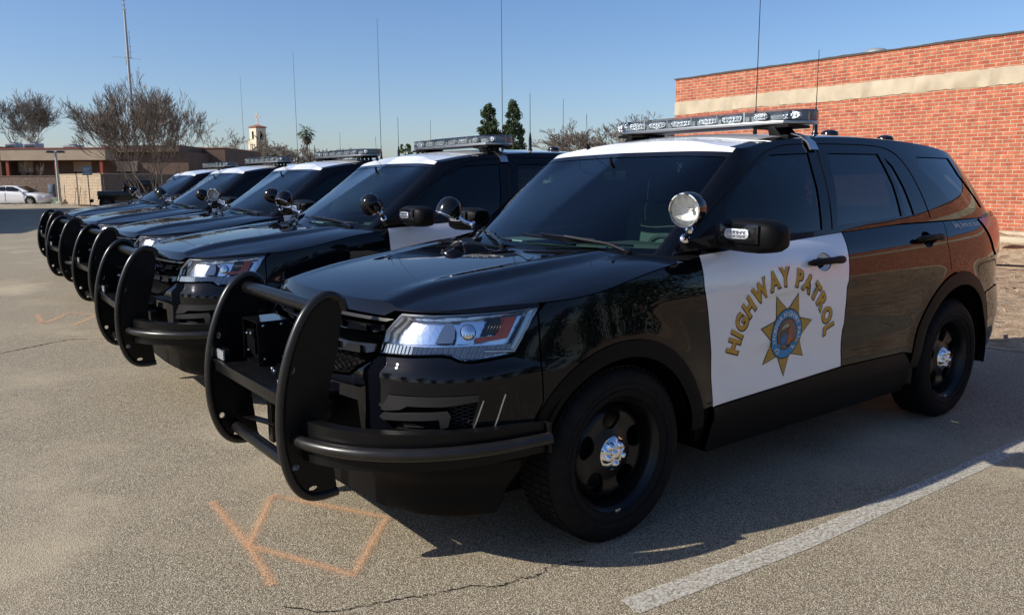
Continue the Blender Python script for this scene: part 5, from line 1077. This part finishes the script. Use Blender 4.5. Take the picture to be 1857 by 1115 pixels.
M['leafdark'] = mat('dark evergreen leaves', (.028,.055,.020), .7, noise=(1.3,(.055,.085,.028),.4,.65)); M['leafmid'] = mat('mid green leaves', (.05,.085,.03), .7, noise=(.9,(.09,.12,.045),.4,.65))
def leaf_tree(name, px, D, py_top, halfw, label, prof, n=5200, m=None, clumps=70, group=None):
    e = frame(name, px, D, label, 'tree', group); H = hz(px, py_top, D); mb = MB(); S = D/FP; W_ = halfw*S
    tb = MB(); tb.tube([(0,0,0),(0,0,H*.5),(0,0,H*.93)], [.22,.13,.03], 8)
    cl = []
    for k in range(clumps):
        t = rng.random(); hw = np.interp(t, [p[0] for p in prof], [p[1] for p in prof])*W_; a = rng.uniform(0,6.28); r_ = hw*rng.uniform(.25,1)**.5*rng.uniform(.75,1.0); c = np.array([r_*math.cos(a), r_*math.sin(a), H*(.12+.86*t)]); cl.append((c, rng.uniform(.5,1.1)*max(.2,W_*.32)))
        tb.tube([(0,0,c[2]-abs(r_)*.5), tuple(c)], [.04,.015], 4, caps=False)
    s0 = W_*.075; V = []; F = []
    for i in range(n):
        c, rr = cl[rng.integers(len(cl))]; d = rng.normal(0,1,3); d /= np.linalg.norm(d); p = c+d*rr*rng.random()**.45; a = rng.normal(0,1,3); a /= np.linalg.norm(a); b = np.cross(a, rng.normal(0,1,3)); b /= np.linalg.norm(b); s_ = s0*rng.uniform(.6,1.4)
        k = len(V); V += [tuple(p-a*s_), tuple(p+b*s_*.6), tuple(p+a*s_), tuple(p-b*s_*.6)]; F.append((k,k+1,k+2,k+3))
    mb.add(V, F, 0, False); tb.build('trunk', M['bark'], e, fix=False); mb.build('crown', m or M['leafdark'], e, fix=False); return e
cone = [(0,.9),(.25,1),(.5,.85),(.75,.6),(.92,.3),(1,.08)]
leaf_tree('evergreen_tree', 887, 112, 191, 23, 'shorter and wider dark evergreen, left one of the pair behind the second light bar', [(0,.9),(.5,1),(.68,.95),(.82,.55),(.92,.5),(1,.12)], n=17000, clumps=170, group='pair of evergreens')
leaf_tree('evergreen_tree', 931, 112, 186, 22, 'taller and narrower dark evergreen, right one of the pair behind the second light bar', [(0,1),(.5,1),(.7,.85),(.85,.6),(.94,.35),(1,.1)], n=17000, clumps=170, group='pair of evergreens')
leaf_tree('round_tree', 737, 150, 261, 15, 'small rounded green tree peeping between the third and second SUV roofs', [(0,.9),(.6,1),(.9,.95),(1,.5)], n=5200, clumps=60, m=M['leafmid'])
leaf_tree('green_bush', 503, 168, 277, 12, 'small green bush low beside the church tower', [(0,.9),(.5,1),(1,.4)], n=900, m=M['leafmid'])
# palm
pe = frame('palm_tree', 560, 200, 'single fan palm with a shaggy dead skirt under its green head', 'palm tree'); H = hz(560,240,200); mb = MB(); mb.tube([(0,0,0),(.1,0,H*.5),(0,0,H)], [.30,.22,.24], 8); mb.build('trunk', M['bark'], pe)
def fronds(n, el0, el1, L0, droop, w):
    mb = MB()
    for i in range(n):
        a = rng.uniform(0,6.28); el = rng.uniform(el0, el1); d = Vector((math.cos(a)*math.cos(el), math.sin(a)*math.cos(el), math.sin(el))); L_ = L0*rng.uniform(.8,1.1); p = Vector((0,0,H)); P = []
        for k in range(6): P.append(p.copy()); p = p+d*L_/5; d = (d+Vector((0,0,-droop))).normalized()
        for k in range(1,6):
            t = (P[k]-P[k-1]).normalized(); s_ = t.cross(Vector((0,0,1)))
            if s_.length < .1: s_ = Vector((1,0,0))
            s_.normalize(); ww = w*(.3+.9*k/5)
            if k >= 3:
                for j in range(-5,6):
                    tip = P[k]+t*ww*.9*(1-abs(j)/9)+s_*ww*j/5+Vector((0,0,-.05*abs(j))); mb.add([P[k]-s_*.05, P[k]+s_*.05, tip], [(0,1,2)], 0, False)
            else: mb.add([P[k-1]-s_*.05, P[k-1]+s_*.05, P[k]+s_*.04, P[k]-s_*.04], [(0,1,2,3)], 0, False)
    return mb
fronds(60, -.5, 1.4, 2.1, .22, .85).build('crown', M['leafmid'], pe, fix=False); fronds(46, -1.5, -.9, 2.6, .12, .6).build('dead_skirt', mat('dead fronds', (.13,.10,.07), .9), pe, fix=False)
# weeds on the verge
wb = MB()
for k in range(900):
    p = gnd(rng.uniform(-60,330), rng.uniform(56.8,59.8)); a = rng.uniform(0,6.28); h = rng.uniform(.05,.32); wb.add([p+Vector((-.012,0,.12)), p+Vector((.012,0,.12)), p+Vector((math.cos(a)*h*.5, math.sin(a)*h*.5, .12+h))], [(0,1,2)], 0, False)
tag(wb.build('dry_weeds', mat('dry weeds', (.22,.16,.09), .9), fix=False), kind='stuff', label='dry brown weeds growing along the far verge', cat='weeds')
for i, (px, h) in enumerate(((117,1.5),(133,1.3),(141,1.35))):
    st = MB(); p = gnd(px, 55.4-i*.1); st.tube([p+Vector((0,0,.1)), p+Vector((RX[0]*.22*(i > 0), RX[1]*.22*(i > 0), h))], .022, 5)
    o = tag(st.build('stake', M['bark']), ('upright thin wooden stake nearest the lamp post, against the tan wall','leaning thin wooden stake, middle of the three against the tan wall','leaning thin wooden stake farthest right of the three against the tan wall')[i], 'stake', 'stakes against the tan wall')
# ---------------------------------------------------------------- white sedan and black off-roader
def wheel_simple(root, x, y, r_, w_, sgn, rimm):
    e = bpy.data.objects.new('wheel', None); COL.objects.link(e); e.parent = root; e.location = (x, y, r_)
    mb = MB(); mb.lathe([(r_*.62,-w_/2),(r_*.9,-w_/2),(r_,-w_*.35),(r_,w_*.35),(r_*.9,w_/2),(r_*.62,w_/2)], (0,0,0), (0,1,0), 28); mb.build('tyre', M['rubber'], e)
    mb = MB(); mb.lathe([(r_*.62,sgn*w_*.48),(r_*.55,sgn*w_*.3),(r_*.2,sgn*w_*.38),(.001,sgn*w_*.40)], (0,0,0), (0,1,0), 28)
    for k in range(5): q = Matrix.Rotation(R(72*k), 3, 'Y'); p = q @ Vector((r_*.38, sgn*w_*.40, 0)); mb.box(p, (r_*.40,.03,.05), q)
    mb.build('rim', rimm, e)
sd = frame('white_sedan', 90, 57.4, 'white four-door sedan parked nose right before the brown block wall', 'car')
Ls = 4.85   # local x: nose at 0, tail at -Ls ; near flank at y=-.92
prof_top = [(-4.85,.78),(-4.80,.98),(-4.55,1.05),(-4.1,1.10),(-3.6,1.14),(-1.55,1.00),(-.9,.93),(-.4,.83),(-.1,.70),(0,.58)]
xs = np.linspace(-4.85, 0, 60); mb = MB(); V = []; nr = 14
for x in xs:
    zt_ = np.interp(x, [p[0] for p in prof_top], [p[1] for p in prof_top]); w_ = .92*(1-.30*max(0,(x+.55)/.55)**2.2-.16*max(0,(-4.3-x)/.55)**2)
    for a, b in ((.93,0),(.985,.12),(1,.35),(.995,.6),(.985,.8),(.94,.93),(.80,.985),(.4,1.01),(0,1.02)): V.append((x, -w_*a, .22+(zt_-.22)*b))
    for a, b in ((.4,1.01),(.80,.985),(.94,.93),(.985,.8),(.995,.6),(1,.35),(.985,.12),(.93,0)): V.append((x, w_*a, .22+(zt_-.22)*b))
m_ = 17; F = [(i*m_+k, i*m_+k+1, (i+1)*m_+k+1, (i+1)*m_+k) for i in range(59) for k in range(m_-1)]+[tuple(range(m_)), tuple(59*m_+k for k in reversed(range(m_)))]; mb.add(V, F, 0, True); mb.build('body', M['white'], sd, angle=50)
mb = MB(); gx = [(-4.15,1.08),(-3.55,1.34),(-3.0,1.44),(-2.5,1.455),(-2.1,1.42),(-1.6,1.24),(-1.15,1.02)]; V = []
for x, z in gx: w_ = .80-.16*(z-1.05)/.4; V += [(x,-.84,1.0),(x,-w_,z-.03),(x,-w_*.8,z),(x,w_*.8,z),(x,w_,z-.03),(x,.84,1.0)]
mb.add(V, [(i*6+k, i*6+k+1, (i+1)*6+k+1, (i+1)*6+k) for i in range(6) for k in range(5)], 0, True); mb.build('roof', M['white'], sd, angle=60)
for nm, P in (('side_window',[(-3.55,1.10),(-3.45,1.28),(-3.0,1.38),(-2.72,1.39),(-2.72,1.08)]),('side_window',[(-2.66,1.08),(-2.66,1.39),(-2.2,1.375),(-1.85,1.25),(-1.55,1.06)])):
    for s_ in (-1,1): mb = MB(); mb.add([(x, s_*(.855-.16*(z-1.05)/.4), z) for x, z in P], [tuple(range(len(P)))], 0, False); mb.build(nm, M['gloss'], sd, fix=False)
mb = MB(); mb.add([(-1.13,-.70,1.04),(-1.13,.70,1.04),(-1.98,.58,1.412),(-1.98,-.58,1.412)], [(0,1,2,3)], 0, False); mb.build('windscreen', M['gloss'], sd, fix=False); mb = MB(); mb.box((-.06,-.66,.66),(.34,.22,.09), Matrix.Rotation(R(-12),3,'Y')); mb.build('headlight', M['lampgrey'], sd, bevel=.02); mb = MB(); mb.box((-1.55,-.98,1.02),(.14,.18,.12)); mb.build('wing_mirror', M['white'], sd, bevel=.03)
for x in (-.92, -3.75):
    for s_ in (-1, 1): wheel_simple(sd, x, s_*.86, .34, .21, s_, M['silver']); mb = MB(); mb.lathe([(.39,0),(.39,.012),(.001,.012)], (x, s_*.915, .35), (0,s_,0), 30); mb.build('wheel_arch', M['dark'], sd)
for x0 in (-2.69,-1.35,-3.5): mb = MB(); mb.box((x0,-.922,.66),(.012,.012,.62)); mb.build('door_seam', M['dark'], sd)
jp = frame('black_offroader', 232, 47, 'black boxy off-roader with round fenders parked before the shaded brown wall', 'car', rot=R(205))
for nm, bx, m in (('body',[((-.2,0,.82),(3.0,1.5,.55)),((1.35,0,.86),(.5,1.30,.50))],M['gloss']),('cabin',[((-.75,0,1.42),(1.9,1.38,.62))],M['gloss']),('bumper',[((1.95,0,.55),(.16,1.6,.18)),((-1.85,0,.55),(.12,1.6,.18))],M['trim'])):
    mb = MB(); [mb.box(c, s_) for c, s_ in bx]; mb.build(nm, m, jp, bevel=.04)
mb = MB(); mb.add([(.24,-.62,1.14),(.24,.62,1.14),(.10,.60,1.68),(.10,-.60,1.68)], [(0,1,2,3)], 0, False); mb.build('windscreen', M['sglass'], jp, fix=False)
mb = MB(); mb.tube([(.25,-.66,1.12),(.10,-.64,1.70),(.10,.64,1.70),(.25,.66,1.12)], .035, 6); mb.build('windscreen_frame', M['metal'], jp)
for s_ in (-1, 1):
    mb = MB(); mb.lathe([(.001,.03),(.09,.02),(.10,0)], (1.61,s_*.42,.95), (1,0,0), 16); mb.build('headlight', M['chrome'], jp); mb = MB(); mb.box((.20,s_*.86,1.22),(.08,.20,.26)); mb.build('wing_mirror', M['trim'], jp, bevel=.02)
    for x in (1.15,-1.25): wheel_simple(jp, x, s_*.74, .40, .26, s_, M['rim']); mb = MB(); P = arc(x, .42, .50, 10, 170, 12); ring_strip(mb, [(a, s_*.62, b) for a, b in P], [(a, s_*.92, b) for a, b in P]); mb.build('fender_flare', M['trim'], jp, fix=False)
# ---------------------------------------------------------------- the row of patrol SUVs
M['amberlit'] = mat('bright amber lens', (.85,.24,.02), .25, coat=.6, bump=(220,.3,.003))
suv = make_suv()
LAB = ['nearest black patrol SUV, its white front door with gold star in full view', 'second black and white patrol SUV from the camera, right behind the nearest one', 'third patrol SUV, in the middle of the row of five', 'fourth patrol SUV of the row, last but one towards the far end', 'farthest patrol SUV at the far left end of the row']
OFF = [(0,0,0), (-.023,-2.788,-.0346), (-.290,-5.514,.008), (-.414,-8.326,.030), (-.673,-11.479,.0025)]
HEADROT = [((0,.10,.16),(0,1.15,-.3)), ((0,.9,3.6),(0,1.0,.5)), ((0,.3,2.9),(0,.15,.75)), ((0,.5,3.2),(0,.9,2.6)), ((0,.4,3.0),(0,.8,2.8))]
HEADOFF = [((0,0,0),(0,0,.0-.055)), ((0,-.07,-.04),(0,0,-.03)), ((0,-.02,0),(0,0,0)), ((0,-.05,-.02),(0,0,-.03)), ((0,-.02,0),(0,0,0))]
cars_ = [suv]+[copy_tree(suv) for _ in range(4)]
for i, c in enumerate(cars_):
    tag(c, LAB[i], 'police car', 'patrol SUVs parked side by side'); c.location = (OFF[i][0], OFF[i][1], 0); c.rotation_euler = (0,0,OFF[i][2])
    hs = [o for o in c.children if o.name.startswith('spotlight') and o.type == 'EMPTY']; hs.sort(key=lambda o: -o.location.y)
    for j, h in enumerate(hs):
        a = HEADROT[i][j]; h.rotation_euler = (0, a[1], a[2]); h.location = h.location+Vector(HEADOFF[i][j])
    for o in c.children:
        if o.name.startswith('whip_antenna'):
            o.rotation_euler = ((0,0,0)[0], 0, 0)
    if i in (2, 3):      # the older lamps of these two have a large amber section
        for h in c.children:
            if h.name.startswith('headlight'):
                for q in h.children:
                    if q.name.split('.')[0] in ('lamp_fin_block', 'projector_lens', 'turn_signal'):
                        q.material_slots[0].link = 'OBJECT'; q.material_slots[0].material = M['amberlit']
    if i in (0, 4):
        for o in list(c.children):
            if o.name.startswith('rear_antenna'): bpy.data.objects.remove(o)
# trees and a hedge out of the frame that the paint mirrors
def xy_tree(name, x, y, H, W_, label, n=3000):
    e = empty(name, (x,y,0), 0, label, 'tree', 'dark trees round the car park'); tb = MB(); tb.tube([(0,0,0),(0,0,H*.6)], [.25,.12], 8); tb.build('trunk', M['bark'], e, fix=False); mb = MB(); cl = [(np.array([rng.normal(0,W_*.4), rng.normal(0,W_*.4), H*rng.uniform(.15,.95)]), W_*rng.uniform(.35,.6)) for k in range(40)]; V = []; F = []
    for i in range(n):
        c, rr = cl[rng.integers(40)]; d = rng.normal(0,1,3); d /= np.linalg.norm(d); p = c+d*rr*rng.random()**.4; p[2] = max(.1, p[2]); a = rng.normal(0,1,3); a /= np.linalg.norm(a); b = np.cross(a, d); b /= np.linalg.norm(b)+1e-6; k = len(V); V += [tuple(p-a*.16), tuple(p+b*.11), tuple(p+a*.16), tuple(p-b*.11)]; F.append((k,k+1,k+2,k+3))
    mb.add(V, F, 0, False); mb.build('crown', M['leafdark'], e, fix=False); return e
TR = [(-13,14.5,6),(-12,19,7),(-10,24,6.5),(-6,28,7),(-1,31,6),(5,33,7),(24,-24,7.5),(27,-15,6),(25,-7,7.5),(28,1,6.5),(26,9,7.5),(25,17,6.5),(21,25,7),(13,31,7)]
NM = ['just past the right end of the brick building','second past the brick building','third past the brick building','fourth past the brick building','fifth past the brick building','sixth past the brick building','first of the row facing the bumpers','second of the row facing the bumpers','third of the row facing the bumpers','fourth of the row facing the bumpers','fifth of the row facing the bumpers','sixth of the row facing the bumpers','seventh of the row facing the bumpers','at the corner behind the photographer']
for (x, y, h), nm in zip(TR, NM): xy_tree('shade_tree', x, y, h, 2.6, 'dark leafy tree '+nm)
